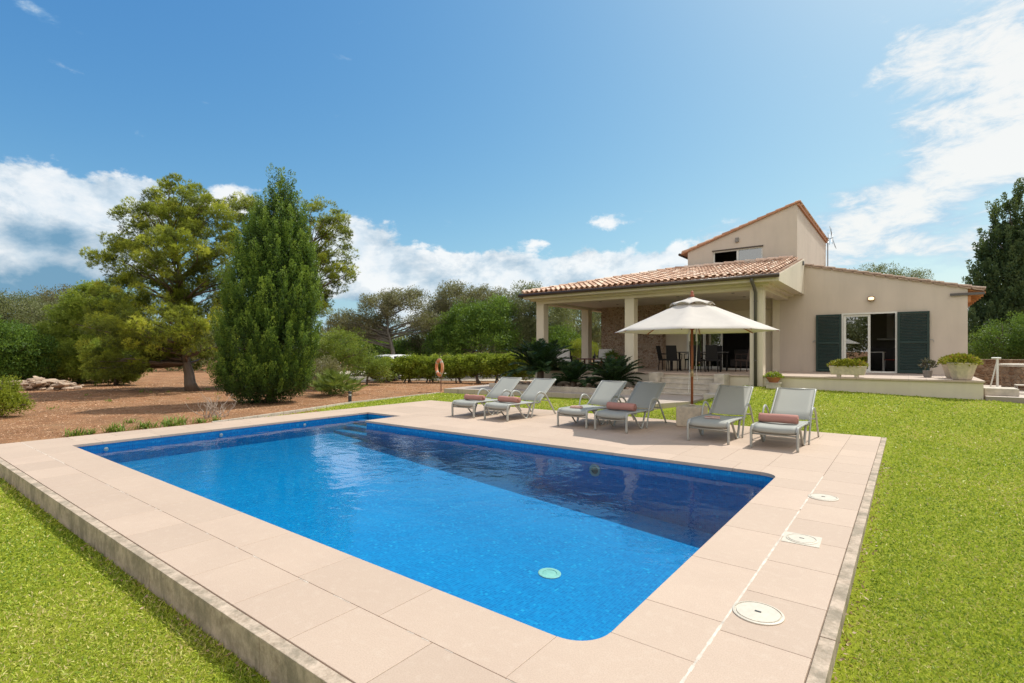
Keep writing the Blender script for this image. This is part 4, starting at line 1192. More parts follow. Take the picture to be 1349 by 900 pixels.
cl = [(-7.85, 20.55, 92, 0, 'black wicker chair at the left end of the dining table, seen from the side'),
      (-7.25, 19.85, 181, 0, 'black wicker chair with its back to the steps, left on the near side'),
      (-6.35, 19.85, 178, 0, 'black wicker chair left of the parasol pole, near side of the table'),
      (-5.75, 19.80, 183, 0, 'black wicker chair right of the parasol pole, near side of the table'),
      (-7.1, 21.5, 2, 0, 'black wicker chair on the far side of the dining table, left'),
      (-6.2, 21.55, -3, 0, 'black wicker chair on the far side of the dining table, right'),
      (-4.95, 20.9, -100, 1, 'brown wicker chair drawn out at the right end of the dining table')]
u0 = u1 = False
for (x, y, rz, br, lb) in cl:
    if br: o = cb
    elif not u0: o = c0; u0 = True
    else: o = copy_tree(c0)
    o.location = (x, y, ZT+.001); o.rotation_euler = (0, 0, R(rz)); o['label'] = lb
def glassware(x, y, label, r=.035, h=.14):
    m = MB(); m.lathe([(r*.8, 0), (r*.85, .005), (r, h), (r*.93, h), (r*.75, .012), (.001, .012)], seg=12)
    o = m.build('tumbler', m_glass('glassware', (.85, .9, .9), .08), smooth=True, label=label, cat='glass', group='glassware on the porch table'); o.location = (x, y, ZT+.752)
glassware(-6.1, 20.35, 'tall clear glass on the near edge of the porch table, leftmost of three')
glassware(-5.95, 20.4, 'short clear glass between two others on the porch table', .04, .10)
glassware(-5.8, 20.33, 'tall clear glass on the porch table, rightmost of three')
# lounge corner
def make_armchair(loc, rz, label):
    o = thing('armchair', label, 'armchair', loc, rz, 'white cushioned armchairs at the left end of the porch')
    m = MB(); m.box(-.36, .36, -.36, .36, .22, .28); m.box(-.38, .38, .32, .38, .25, .78); m.build('frame', BLACK, o, bevel=.01)
    for sx in (-1, 1):
        MB().box(sx*.37-.03, sx*.37+.03, -.36, .36, .52, .57).build('armrest', BLACK, o, bevel=.008)
        for sy in (-1, 1): MB().box(sx*.37-.025, sx*.37+.025, sy*.34-.025, sy*.34+.025, 0, .53).build('leg', BLACK, o)
    MB().box(-.33, .33, -.34, .28, .281, .42).build('seat_cushion', WHITEC, o, bevel=.04)
    MB().hexa([(-.33, .18, .42), (.33, .18, .42), (.33, .31, .42), (-.33, .31, .42)], [(-.32, .24, .88), (.32, .24, .88), (.32, .36, .87), (-.32, .36, .87)]).build('back_cushion', WHITEC, o, bevel=.04)
p = yp(742, 480, 20.4); make_armchair((p.x, p.y, ZT+.001), R(35), 'white cushioned armchair half hidden behind the big cycad, left of the low table')
p = yp(795, 480, 21.9); make_armchair((p.x, p.y, ZT+.001), R(8), 'white cushioned armchair facing out in front of the stone wall')
p = yp(781, 480, 20.6)
ctb = thing('coffee_table', 'low dark red wooden table between the white armchairs', 'table', (p.x, p.y, ZT+.001))
MB().box(-.65, .65, -.35, .35, .40, .45).build('tabletop', REDW, ctb, bevel=.008)
MB().box(-.55, .55, -.28, .28, .18, .21).build('shelf', REDW, ctb)
for sx in (-1, 1):
    for sy in (-1, 1): MB().box(sx*.58-.03, sx*.58+.03, sy*.29-.03, sy*.29+.03, 0, .40).build('leg', REDW, ctb)
m = MB(); m.lathe([(.035, 0), (.038, .01), (.038, .18), (.015, .24), (.013, .31), (.001, .31)], seg=14)
o = m.build('bottle', BLACKG, smooth=True, label='dark glass bottle standing on the low red table', cat='bottle'); o.location = (p.x+.15, p.y-.1, ZT+.452)
# sofa inside, kitchen table and chair
so = thing('sofa', 'dark sofa with a pale cushion just inside the open porch door', 'sofa', (-5.4, 24.6, ZT))
MB().box(-.9, .9, -.4, .4, .1, .42).box(-.9, .9, .25, .42, .42, .85).build('frame', simple('grey_upholstery', (.10, .09, .09), .9), so, bevel=.03)
MB().box(.25, .65, .05, .2, .45, .82).build('cushion', simple('beige_cushion', (.40, .36, .32), .9), so, bevel=.05)
kt = thing('kitchen_table', 'small white table seen through the open wing door', 'table', (-1.15, 24.4, ZT))
MB().box(-.45, .45, -.6, .6, .72, .75).build('tabletop', WHITEA, kt, bevel=.005)
for sx in (-1, 1):
    for sy in (-1, 1): MB().tube([(sx*.4, sy*.55, 0), (sx*.4, sy*.55, .72)], .02, 8).build('leg', WHITEA, kt)
kc = thing('kitchen_chair', 'red plastic chair with thin metal legs inside the wing door', 'chair', (-.55, 24.1, ZT), R(-80))
MB().box(-.2, .2, -.2, .2, .44, .46).build('seat', RED, kc, bevel=.01)
MB().hexa([(-.19, .19, .48), (.19, .19, .48), (.19, .21, .48), (-.19, .21, .48)], [(-.17, .27, .85), (.17, .27, .85), (.17, .29, .85), (-.17, .29, .85)]).build('backrest', RED, kc, bevel=.01)
for sx in (-1, 1):
    for sy in (-1, 1): MB().tube([(sx*.17, sy*.17, .44), (sx*.21, sy*.21, 0)], .010, 6).build('leg', STEEL, kc)
hd = thing('extractor_hood', 'white kitchen hood on the far wall inside the wing door', 'hood', (-.6, 26.9, 2.1))
MB().box(-.45, .45, -.4, .08, 0, .06).box(-.12, .12, -.1, .08, .06, 1.1).build('canopy', WHITEA, hd)
MB().box(-.45, .45, -.395, -.3, -.02, -.001).build('filter', STEEL, hd)
ct_ = MB(); ct_.box(-3.0, 1.2, 26.4, 26.98, ZT, ZT+.9); ct_.build('kitchen_counter', simple('dark_cabinet', (.05, .045, .045), .4), label='dark kitchen counter along the far wall inside the wing', cat='counter')

# ------------------------------------------------------------------ foliage tools
def leaf_geo(P, D, L, Wd, droop=0.0):
    """diamond leaves: P base (n,3), D direction (n,3), L, Wd arrays -> verts (4n,3)"""
    n = len(P); L = np.broadcast_to(L, n)[:, None]; Wd = np.broadcast_to(Wd, n)[:, None]
    s_ = unit(np.cross(D, rand_dirs(n)))
    b = P; t = P + D*L; m1 = P + D*L*.45 + s_*Wd*.5; m2 = P + D*L*.45 - s_*Wd*.5
    if droop: t = t - np.array([0, 0, 1])*L*droop
    V = np.stack([b, m1, t, m2], 1).reshape(-1, 3)
    F = np.arange(4*n).reshape(-1, 4)
    return V, F
def limbs(mb, path, r0, r1, seg=7):
    n = len(path); mb.tube(path, [r0+(r1-r0)*i/(n-1) for i in range(n)], seg)
def wander(a, b_, k=5, amp=.1):
    a = Vector(a); b_ = Vector(b_); L = (b_-a).length
    return [a] + [a.lerp(b_, i/k)+Vector((random.uniform(-1, 1), random.uniform(-1, 1), random.uniform(-.6, .6)))*amp*L*.5 for i in range(1, k)] + [b_]
def lobe(px, py, rx_, ry_, d, dd=0, depth=None):
    c = dp(px, py, d+dd); k = d/FP
    return (np.array(c), rx_*k, (depth if depth else rx_)*k, ry_*k)
RV = np.array([ct, st, 0]); FV = np.array([-st, ct, 0]); UV = np.array([0, 0, 1.0])
def lobe_points(lobes, n, shell=(.55, 1.0), zmin=.1, bottom=-.75, deepk=.18):
    area = np.array([max(a*b_, 0.01)+a*c_+b_*c_ for _, a, b_, c_ in lobes]); area /= area.sum()
    idx = rng.choice(len(lobes), n*2, p=area)
    u = rand_dirs(n*2); u = u[:, :]
    rr = rng.uniform(shell[0], shell[1], n*2)**.7
    keep = u[:, 2] > rng.uniform(bottom-.3, bottom+.3, n*2)
    cen = np.array([l[0] for l in lobes])[idx]; rad = np.array([[l[1], l[2], l[3]] for l in lobes])[idx]
    p = cen + (u[:, :1]*RV*rad[:, :1] + u[:, 1:2]*FV*rad[:, 1:2] + u[:, 2:3]*UV*rad[:, 2:3])*rr[:, None]
    out_n = unit(u[:, :1]*RV + u[:, 1:2]*FV + u[:, 2:3]*UV)
    # drop points lying deep inside another lobe
    deep = np.zeros(len(p), bool)
    for c_, a, b_, h in lobes:
        q = p - c_
        e_ = ((q@RV)/a)**2 + ((q@FV)/b_)**2 + ((q@UV)/h)**2
        deep |= e_ < deepk
    keep &= ~deep & (p[:, 2] > zmin)
    p = p[keep][:n]; return p, out_n[keep][:n], rr[keep][:n]
def foliage(clumps, outn, rc, nl, L, Wd, style='broad', tb=.5, tv=.25, up=.3, flat=.8):
    """leaf geometry round clump centres"""
    m = len(clumps); rcs = rc*rng.uniform(.6, 1.3, m)
    cidx = np.repeat(np.arange(m), nl); n = len(cidx)
    cl_t = rng.normal(0, tv, m)
    if style == 'broad':
        u = rand_dirs(n); rr = rng.uniform(.15, 1, n)**.5
        off = u*rr[:, None]*rcs[cidx][:, None]; off[:, 2] *= flat
        P = clumps[cidx] + off
        D = unit(u*.7 + rng.normal(size=(n, 3))*.7 + outn[cidx]*.3 + UV*up)
        V, F = leaf_geo(P, D, L*rng.uniform(.6, 1.3, n), Wd*rng.uniform(.7, 1.3, n))
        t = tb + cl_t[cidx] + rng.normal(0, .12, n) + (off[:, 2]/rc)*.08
        return V, F, np.repeat(t, 4)
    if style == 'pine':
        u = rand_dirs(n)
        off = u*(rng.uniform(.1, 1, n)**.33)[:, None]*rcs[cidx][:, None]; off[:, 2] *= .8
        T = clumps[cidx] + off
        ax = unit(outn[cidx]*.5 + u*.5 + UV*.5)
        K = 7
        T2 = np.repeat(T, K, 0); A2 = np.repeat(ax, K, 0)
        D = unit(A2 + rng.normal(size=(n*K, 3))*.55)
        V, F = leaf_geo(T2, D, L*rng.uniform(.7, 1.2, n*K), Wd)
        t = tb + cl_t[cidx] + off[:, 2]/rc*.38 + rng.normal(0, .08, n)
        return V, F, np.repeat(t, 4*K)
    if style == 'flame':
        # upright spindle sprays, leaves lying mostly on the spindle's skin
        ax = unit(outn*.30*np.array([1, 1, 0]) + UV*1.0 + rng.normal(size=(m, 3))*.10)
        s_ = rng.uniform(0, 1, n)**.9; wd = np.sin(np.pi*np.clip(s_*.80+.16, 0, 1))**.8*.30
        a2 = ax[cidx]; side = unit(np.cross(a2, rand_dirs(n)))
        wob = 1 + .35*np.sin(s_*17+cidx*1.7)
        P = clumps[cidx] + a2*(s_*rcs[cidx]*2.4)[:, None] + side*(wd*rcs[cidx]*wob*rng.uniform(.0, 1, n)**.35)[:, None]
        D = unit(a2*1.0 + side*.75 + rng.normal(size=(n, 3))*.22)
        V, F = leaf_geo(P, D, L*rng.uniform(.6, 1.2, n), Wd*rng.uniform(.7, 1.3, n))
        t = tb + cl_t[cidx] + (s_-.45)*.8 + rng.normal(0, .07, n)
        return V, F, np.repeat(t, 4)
def merge(gs):
    V = []; F = []; T = []; k = 0
    for v, f, t in gs: V.append(v); F.append(f+k); T.append(t); k += len(v)
    return np.concatenate(V), np.concatenate(F), np.clip(np.concatenate(T), 0, 1)
def tree(name, label, cat, base, lobes, ncl, rc, nl, L, Wd, mat, style='broad', trunk_r=.18, bark=BARK, group=None, tb=.5, tv=.22,
         nbr=26, fork=None, shell=(.5, 1.0), bottom=-.75, up=.3, flat=.8, multi=1, bsize=1.0, zmin=.1, fill=0):
    base = Vector(base)
    o = thing(name, label, cat, base, 0, group)
    p, on, rr = lobe_points(lobes, ncl, shell, zmin, bottom)
    gs = [foliage(p, on, rc, nl, L, Wd, style, tb, tv, up, flat)]
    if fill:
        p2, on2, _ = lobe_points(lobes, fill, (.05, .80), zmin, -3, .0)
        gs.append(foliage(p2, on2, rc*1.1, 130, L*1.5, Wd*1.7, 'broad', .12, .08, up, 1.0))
    V, F, T = merge(gs)
    mb = MB(base)
    cen = np.mean([l[0] for l in lobes], 0); topz = max(l[0][2]+l[3] for l in lobes)
    fz = fork if fork is not None else base.z + (cen[2]-base.z)*.55
    for q in range(multi):
        b0 = base + (Vector((random.uniform(-.25, .25), random.uniform(-.25, .25), 0)) if multi > 1 else Vector((0, 0, 0)))
        mid = Vector((base.x+(cen[0]-base.x)*.3+random.uniform(-.1, .1), base.y+(cen[1]-base.y)*.3, fz))
        tip = Vector((cen[0]+random.uniform(-.2, .2), cen[1], topz-.12*(topz-base.z)))
        b0.z -= .1
        pa = wander(b0, mid, 3, .05) + wander(mid, tip, 5, .06)[1:]
        n_ = len(pa); mb.tube(pa, [trunk_r*(1.25 if i == 0 else 1.0)*max(.12, 1-i/(n_-1)*.92) for i in range(n_)], 8)
        sel = rng.choice(len(p), min(nbr, len(p)), replace=False)
        for s_ in sel:
            e_ = Vector(p[s_]); 
            # leave the trunk somewhat below the clump
            hz_ = max(fz, min(tip.z, e_.z - .25*((e_-mid).length)))
            t_ = (hz_-mid.z)/max(.01, tip.z-mid.z); st_ = mid.lerp(tip, min(.95, max(0, t_)))
            rb = trunk_r*.32*bsize*(1-.5*t_)
            limbs(mb, wander(st_, e_, 4, .12), rb, .012, 5)
    mb.build('trunk', bark, o, smooth=True)
    fast('crown', V, F, T, mat, o, loc=base)
    return o

# ------------------------------------------------------------------ trees and shrubs
G_BACK = 'trees beyond the garden'
def T(name, label, cat, bpx, bd, lob, *a, bz=-.03, **k):
    b_ = gx(bpx, bd, bz)
    L_ = [lobe(x, y, rx_, ry_, bd, dd, dep) for (x, y, rx_, ry_, dd, dep) in [(*l, 0, None)[:6] if len(l) == 4 else (*l, None)[:6] for l in lob]]
    return tree(name, label, cat, b_, L_, *a, **k)
# big pine
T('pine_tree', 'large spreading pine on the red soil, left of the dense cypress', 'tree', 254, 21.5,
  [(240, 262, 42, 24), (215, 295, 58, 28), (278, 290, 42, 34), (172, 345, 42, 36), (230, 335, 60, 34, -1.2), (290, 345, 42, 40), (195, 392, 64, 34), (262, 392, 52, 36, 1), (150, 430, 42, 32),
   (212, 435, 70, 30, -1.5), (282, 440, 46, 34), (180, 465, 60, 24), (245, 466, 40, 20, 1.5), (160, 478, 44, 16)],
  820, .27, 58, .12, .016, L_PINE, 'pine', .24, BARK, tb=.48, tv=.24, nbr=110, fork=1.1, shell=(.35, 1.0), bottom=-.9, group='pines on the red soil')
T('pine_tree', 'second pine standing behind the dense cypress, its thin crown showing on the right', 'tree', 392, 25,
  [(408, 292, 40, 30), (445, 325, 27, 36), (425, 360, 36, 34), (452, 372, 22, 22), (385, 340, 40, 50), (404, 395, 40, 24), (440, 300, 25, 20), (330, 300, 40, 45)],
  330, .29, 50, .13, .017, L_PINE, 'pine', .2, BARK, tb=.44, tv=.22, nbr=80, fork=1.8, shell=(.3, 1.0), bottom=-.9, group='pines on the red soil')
for (px, d, lob, lb) in [(105, 27, [(95, 440, 36, 38), (130, 410, 40, 36), (75, 470, 30, 22), (120, 468, 46, 24), (95, 486, 46, 14)], 'soft bushy young pine left of the large pine, taller of the two'),
                         (152, 25, [(150, 470, 26, 22), (172, 478, 20, 16), (150, 490, 26, 12)], 'small rounded young pine in front of the taller young pine')]:
    T('young_pine', lb, 'tree', px, d, lob, 420 if d == 27 else 140, .42, 60, .14, .024, L_PINE2, 'pine', .10, BARK, tb=.5, tv=.12, nbr=30, fork=.8, shell=(.5, 1), bottom=-.95, group='young pines')
# dense cypress, upright sprays
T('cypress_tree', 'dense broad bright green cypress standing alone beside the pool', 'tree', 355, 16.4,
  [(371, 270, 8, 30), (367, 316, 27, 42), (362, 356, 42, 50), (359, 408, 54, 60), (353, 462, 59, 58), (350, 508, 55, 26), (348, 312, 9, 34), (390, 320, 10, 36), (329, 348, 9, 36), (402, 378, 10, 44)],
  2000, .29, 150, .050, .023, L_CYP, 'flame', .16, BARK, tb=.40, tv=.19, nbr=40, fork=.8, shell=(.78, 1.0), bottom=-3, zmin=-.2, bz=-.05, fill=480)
# left hand olives and shrubs
for (px, d, lob, mt, lb, n_) in [
    (40, 31, [(35, 425, 42, 34), (75, 430, 40, 38), (10, 410, 36, 24), (60, 460, 50, 34)], L_OLIVE, 'tall grey green wild olive at the left edge behind the dark bush', 200),
    (95, 34, [(88, 396, 32, 20), (62, 408, 30, 18), (115, 425, 36, 34)], L_OLIVB, 'brownish wild olive whose twiggy top shows above the young pines', 130),
    (-60, 30, [(-50, 430, 60, 50), (-90, 400, 60, 50)], L_OLIVE, 'wild olive just outside the left edge of the view', 170)]:
    T('olive_tree', lb, 'tree', px, d, lob, int(n_*1.6), .50, 120, .12, .042, mt, 'broad', .16, BARKG, tb=.5, tv=.2, nbr=40, fork=1.2, shell=(.35, 1), bottom=-.8, group=G_BACK)
T('lentisk_bush', 'rounded dark glossy green bush at the left edge behind the stone pile', 'bush', 18, 25, [(15, 460, 42, 34), (45, 470, 24, 30), (-15, 455, 40, 36), (20, 490, 40, 16)],
  210, .42, 150, .10, .045, L_CAROB, 'broad', .1, BARK, tb=.5, tv=.18, nbr=20, fork=.5, shell=(.6, 1), bottom=-1, group='evergreen bushes', fill=60)
T('garden_shrub', 'yellow green shrub on the soil, cut by the left edge of the view', 'bush', -8, 12.8, [(2, 535, 24, 16), (-15, 522, 34, 26), (18, 527, 16, 14), (8, 512, 14, 10)],
  90, .19, 110, .055, .026, L_YEL, 'broad', .04, BARK, tb=.5, tv=.15, nbr=20, fork=.2, shell=(.4, 1), bottom=-.8)
# middle distance
T('olive_tree', 'open crowned wild olive with a forked pale trunk beyond the white car', 'tree', 522, 32,
  [(497, 405, 30, 20), (535, 398, 30, 16), (475, 432, 30, 22), (562, 428, 24, 18), (510, 425, 22, 16, 1), (452, 432, 24, 26)],
  300, .44, 110, .12, .040, L_OLIVB, 'broad', .20, BARKG, tb=.5, tv=.2, nbr=70, fork=1.6, shell=(.3, 1), bottom=-.5, group=G_BACK)
for (px, d, lob, mt, lb, n_, kd) in [
    (505, 35, [(500, 470, 40, 24), (475, 462, 30, 24), (540, 468, 30, 20)], L_CAROB, 'dark green rounded bush below the open crowned olive', 170, 'carob_bush'),
    (600, 35, [(600, 400, 34, 26), (582, 425, 28, 34), (560, 440, 26, 28)], L_OLIVB, 'brownish twiggy wild olive left of the bright carob', 190, 'olive_tree'),
    (645, 36, [(640, 400, 34, 22), (665, 425, 34, 40)], L_OLIVB, 'grey brown wild olive rising behind the bright carob', 170, 'olive_tree'),
    (622, 32, [(615, 428, 34, 28), (648, 415, 30, 24), (640, 445, 44, 30), (590, 450, 30, 26)], L_CAROB, 'glossy bright green carob between the brown olives and the porch', 250, 'carob_tree'),
    (700, 33, [(695, 405, 26, 32), (720, 420, 36, 40), (690, 450, 34, 30)], L_OLIVE, 'wild olive directly behind the left end of the porch roof', 220, 'olive_tree'),
    (765, 37, [(760, 430, 50, 40), (800, 430, 40, 40)], L_OLIVE, 'wild olive seen through the porch between its left columns', 230, 'olive_tree'),
    (745, 31, [(740, 455, 30, 24), (722, 462, 24, 20)], L_CAROB, 'dark bush seen through the porch behind the left column', 110, 'carob_bush')]:
    T(kd, lb, 'bush' if 'bush' in kd else 'tree', px, d, lob, int(n_*1.6), .46, 125, .115 if mt is not L_CAROB else .13, .042 if mt is not L_CAROB else .055, mt, 'broad', .15, BARKG, tb=.5, tv=.2, nbr=34, fork=1.0,
      shell=(.4, 1), bottom=-.8, group=G_BACK if 'tree' in kd else 'evergreen bushes')
T('boxwood_bush', 'clipped round yellow green bush seen between the porch columns', 'bush', 767, 29, [(767, 464, 23, 15)], 60, .25, 160, .05, .03, L_YEL, 'broad', .05, BARK, tb=.5, tv=.08, nbr=6, fork=.3, shell=(.8, 1), bottom=-.6)
for (px, d, lob, mt, lb, n_) in [
    (438, 24, [(430, 462, 34, 20), (455, 455, 30, 20), (420, 480, 26, 18)], L_LENT, 'pale green lentisk bush right of the dense cypress', 110),
    (482, 25, [(478, 480, 26, 18), (500, 488, 20, 12)], L_LENT, 'low pale lentisk bush left of the white car', 70),
    (415, 22, [(425, 488, 22, 14)], L_OLIVB, 'greyish twiggy shrub above the dwarf palm', 40)]:
    T('lentisk_bush', lb, 'bush', px, d, lob, n_, .32, 120, .085, .034, mt, 'broad', .06, BARK, tb=.5, tv=.2, nbr=20, fork=.4, shell=(.4, 1), bottom=-.9, group='evergreen bushes')
# hedge: separate plants in a row
hed = [(508, 27.6, 20, 12, 486), (538, 27.4, 24, 14, 485), (566, 27.2, 20, 14, 485), (602, 26.8, 18, 15, 484), (628, 26.6, 20, 16, 483), (655, 26.3, 20, 16, 483), (682, 26.1, 18, 16, 483)]
words = ['leftmost, thin plant of the hedge in front of the white car', 'hedge plant with arching stems in front of the white car', 'hedge plant just left of the life ring',
         'hedge plant just right of the life ring', 'dense hedge plant, third from the porch', 'dense hedge plant, second from the porch', 'dense hedge plant nearest the porch']
for (px, d, a, b_, cy_), lb in zip(hed, words):
    T('hedge_shrub', lb, 'bush', px, d, [(px-9, cy_, 12, b_), (px+9, cy_, 12, b_), (px, cy_-1, 13, b_), (px-9, cy_-2, 11, b_-3), (px+9, cy_-3, 11, b_-3)], 120, .22, 80, .095, .06, L_HEDGE, 'broad', .05, BARK, tb=.5, tv=.22,
      nbr=16, fork=.35, shell=(.5, 1), bottom=-.95, multi=3, group='hedge along the drive', zmin=.28 if px > 590 else .12)
dv = [gx(470, 29.2), gx(590, 28.6), gx(760, 27.4), gx(760, 39), gx(420, 44)]
MB().prism([(v.x, v.y) for v in dv], -.05, .012).build('driveway', simple('pale_gravel', (.52, .44, .35), .95, nscale=5, var=.2, bump=.5), kind='structure')
# behind the wing
for (px, a, lb) in ((1158, 26, 'tree top showing highest above the wing roof'), (1200, 24, 'low tree top above the wing roof, toward the right'), (1125, 16, 'small tree top above the wing roof beside the antenna')):
    T('olive_tree', lb, 'tree', px, 46, [(px, 368, a, 20 if a > 25 else 12), (px+4, 400, a+8, 30)], 130, .55, 90, .14, .05, L_OLIVE, 'broad', .2, BARKG, tb=.45, tv=.16, nbr=14, fork=2, shell=(.4, 1), bottom=-.3, group='trees behind the wing')
# far right cypress & shrubs
T('dark_cypress', 'tall dark cypress with ragged outline at the right edge behind the villa', 'tree', 1346, 31,
  [(1333, 272, 9, 22), (1330, 300, 20, 28), (1326, 340, 28, 34), (1320, 380, 32, 36), (1328, 415, 40, 40), (1354, 345, 22, 46), (1368, 405, 44, 60), (1310, 440, 34, 36), (1302, 330, 8, 14), (1294, 378, 8, 14)],
  900, .40, 110, .13, .055, L_CYPD, 'flame', .3, BARK, tb=.48, tv=.2, nbr=90, fork=1.5, shell=(.55, 1), bottom=-1.5, fill=160)
T('dark_cypress', 'second dark cypress just beyond the right edge of the view', 'tree', 1450, 33,
  [(1440, 300, 34, 50), (1450, 400, 60, 90)], 420, .55, 100, .15, .06, L_CYPD, 'flame', .3, BARK, tb=.48, tv=.2, nbr=30, fork=1.5, shell=(.6, 1), bottom=-1.5)
for (px, d, lob, lb) in [(1322, 25, [(1312, 452, 30, 20), (1340, 440, 30, 24), (1295, 466, 14, 12), (1325, 468, 46, 12)], 'mid green shrub below the dark cypress, right of the villa wall'),
                         (1375, 24, [(1370, 445, 34, 30), (1370, 468, 46, 12)], 'mid green shrub cut by the right edge of the view')]:
    T('lentisk_bush', lb, 'bush', px, d, lob, 130, .36, 150, .09, .035, L_CAROB, 'broad', .08, BARK, tb=.32, tv=.16, nbr=20, fork=1.2, shell=(.5, 1), bottom=-1.2, group='shrubs right of the villa', bz=.4)
# low scrub filling the far background
pts = []; on_ = []
for i in range(2000):
    px = rng.uniform(-500, 1900); d = rng.uniform(42, 62)
    h = rng.uniform(.03, 1)**.8*(3.4 + 1.2*math.sin(px*.013)*math.sin(px*.031+1))
    v = gx(px, d, h); pts.append(v[:]); on_.append((0, 0, 1))
V, F, Tn = merge([foliage(np.array(pts), np.array(on_, float), 1.7, 110, .30, .17, 'broad', .45, .2, .3, .8)])
pts = []; on_ = []
for i in range(1500):
    a_ = rng.uniform(R(75), R(285)); d = rng.uniform(24, 40); h = rng.uniform(.2, 1)**.7*(6.5+1.5*math.sin(a_*9)+1.2*math.sin(a_*23))
    pts.append((d*math.sin(a_)*ct - d*math.cos(a_)*st, d*math.sin(a_)*st + d*math.cos(a_)*ct, h)); on_.append((0, 0, 1))
V2, F2, T2 = merge([foliage(np.array(pts), np.array(on_, float), 1.5, 90, .34, .18, 'broad', .45, .2, .3, .8)])
F = np.concatenate([F, F2+len(V)]); V = np.concatenate([V, V2]); Tn = np.concatenate([Tn, T2])
fast('far_woodland', V, F, Tn, L_OLIVE, kind='stuff', label='far low woodland closing the view behind the garden', cat='woodland')

# cycads and palms ---------------------------------------------------------
def cycad(loc, r, h, nf, label, trunk=.25, seed=0, group='cycads in the bed before the porch'):
    o = thing('cycad', label, 'palm', loc, 0, group)
    rs = random.Random(seed); ribs = MB(); V = []; F = []; T_ = []; k = 0
    for i in range(nf):
        a = 2*math.pi*(i*.618+rs.uniform(-.03, .03)); e_ = rs.uniform(.05, 1.15)**.8
        L = r*rs.uniform(.85, 1.1)*(1.05 if e_ < .8 else .9)
        path = []; n_ = 14
        for j in range(n_+1):
            t = j/n_; an = e_*1.15 - t*t*(.9-.35*e_)
            if j == 0: p = Vector((0, 0, trunk)); 
            else: p = path[-1] + Vector((math.cos(a)*math.cos(an), math.sin(a)*math.cos(an), math.sin(an)))*L/n_*(1.0)
            p.z = max(p.z, .05); path.append(p)
        ribs.tube(path, [.014*(1-.8*j/n_) for j in range(n_+1)], 4)
        pp = np.array([p[:] for p in path]); ns = 46
        s_ = np.linspace(.10, .99, ns); fi = s_*n_; i0_ = np.clip(fi.astype(int), 0, n_-1); fr_ = (fi-i0_)[:, None]
        P = pp[i0_]*(1-fr_)+pp[i0_+1]*fr_; tg = unit(pp[i0_+1]-pp[i0_])
        sd = unit(np.cross(tg, UV)); upv = unit(np.cross(sd, tg))
        for sg in (-1, 1):
            D = unit(tg*.55 + sd*sg*.95 + upv*.28 + rng.normal(size=(ns, 3))*.05)
            Ll = r*.21*np.sin(np.pi*np.clip(s_*.9+.12, 0, 1))**.6
            v, f = leaf_geo(P, D, Ll, .030*r/1.1)
            V.append(v); F.append(f+k); T_.append(np.full(len(v), .45+rs.uniform(-.3, .3)+.0)); k += len(v)
    ribs.build('frond_ribs', L_CYCAD, o)
    fast('fronds', np.concatenate(V), np.concatenate(F), np.clip(np.concatenate(T_), 0, 1), L_CYCAD, o)
    m = MB(); m.lathe([(.11, -.1), (.14, trunk*.5), (.13, trunk), (.06, trunk+.08)], seg=12); m.build('trunk', BARK, o)
p = yp(712, 516, 16.9); cycad((p.x, p.y, .25), 1.65, 1.7, 60, 'largest cycad, left of the porch steps beside the hedge', .55, 1)
p = yp(755, 518, 16.6); cycad((p.x, p.y, .25), 1.10, 1.1, 46, 'middle cycad of three, low and dark, below the coffee table', .2, 2)
p = yp(809, 518, 16.9); cycad((p.x, p.y, .25), 1.22, 1.2, 54, 'cycad nearest the porch steps, in front of the middle column', .25, 3)
m = MB()
for i in range(150):
    x = random.uniform(-13.2, -7.4); y = random.uniform(16.2, 17.9); r_ = random.uniform(.05, .15)
    m.lathe([(.001, -r_*.3), (r_, 0), (r_*.85, r_*.45), (r_*.4, r_*.7), (.001, r_*.72)], (x, y, .27), 6, Matrix.Rotation(random.uniform(0, 6), 3, 'Z') @ Matrix.Diagonal((1, random.uniform(.6, 1), 1)), random.random())
m.build('bed_stones', ROCK, kind='stuff', label='loose stones covering the bed below the porch', cat='stones')
def fan_palm(loc, r, nf, label):
    o = thing('fan_palm', label, 'palm', loc); V = []; F = []; T_ = []; k = 0; st_ = MB()
    for i in range(nf):
        a = rng.uniform(0, 6.283); e_ = rng.uniform(.15, 1.35); L = r*rng.uniform(.35, .75)
        d_ = np.array([math.cos(a)*math.cos(e_), math.sin(a)*math.cos(e_), math.sin(e_)])
        c0_ = np.array([rng.normal(0, .22*r), rng.normal(0, .22*r), .05]); c_ = c0_ + d_*L; c_[2] = max(c_[2], .1)
        st_.tube([c0_, c_], .008, 4)
        sd = unit(np.cross(d_, UV)); up_ = np.cross(sd, d_); n_ = 15
        an = np.linspace(-1.25, 1.25, n_)
        D = unit(np.cos(an)[:, None]*d_ + np.sin(an)[:, None]*sd + up_*.15*np.abs(an)[:, None])
        v, f = leaf_geo(np.repeat(c_[None], n_, 0), D, r*.40*rng.uniform(.8, 1.1, n_), .03)
        V.append(v); F.append(f+k); k += len(v); T_.append(np.full(len(v), rng.uniform(.2, .95)))
    st_.build('stems', L_FAN, o); fast('fronds', np.concatenate(V), np.concatenate(F), np.concatenate(T_), L_FAN, o)
p = gp(440, 521, -.03); fan_palm((p.x, p.y, -.03), 1.0, 95, 'dwarf fan palm clump on the soil right of the dense cypress')
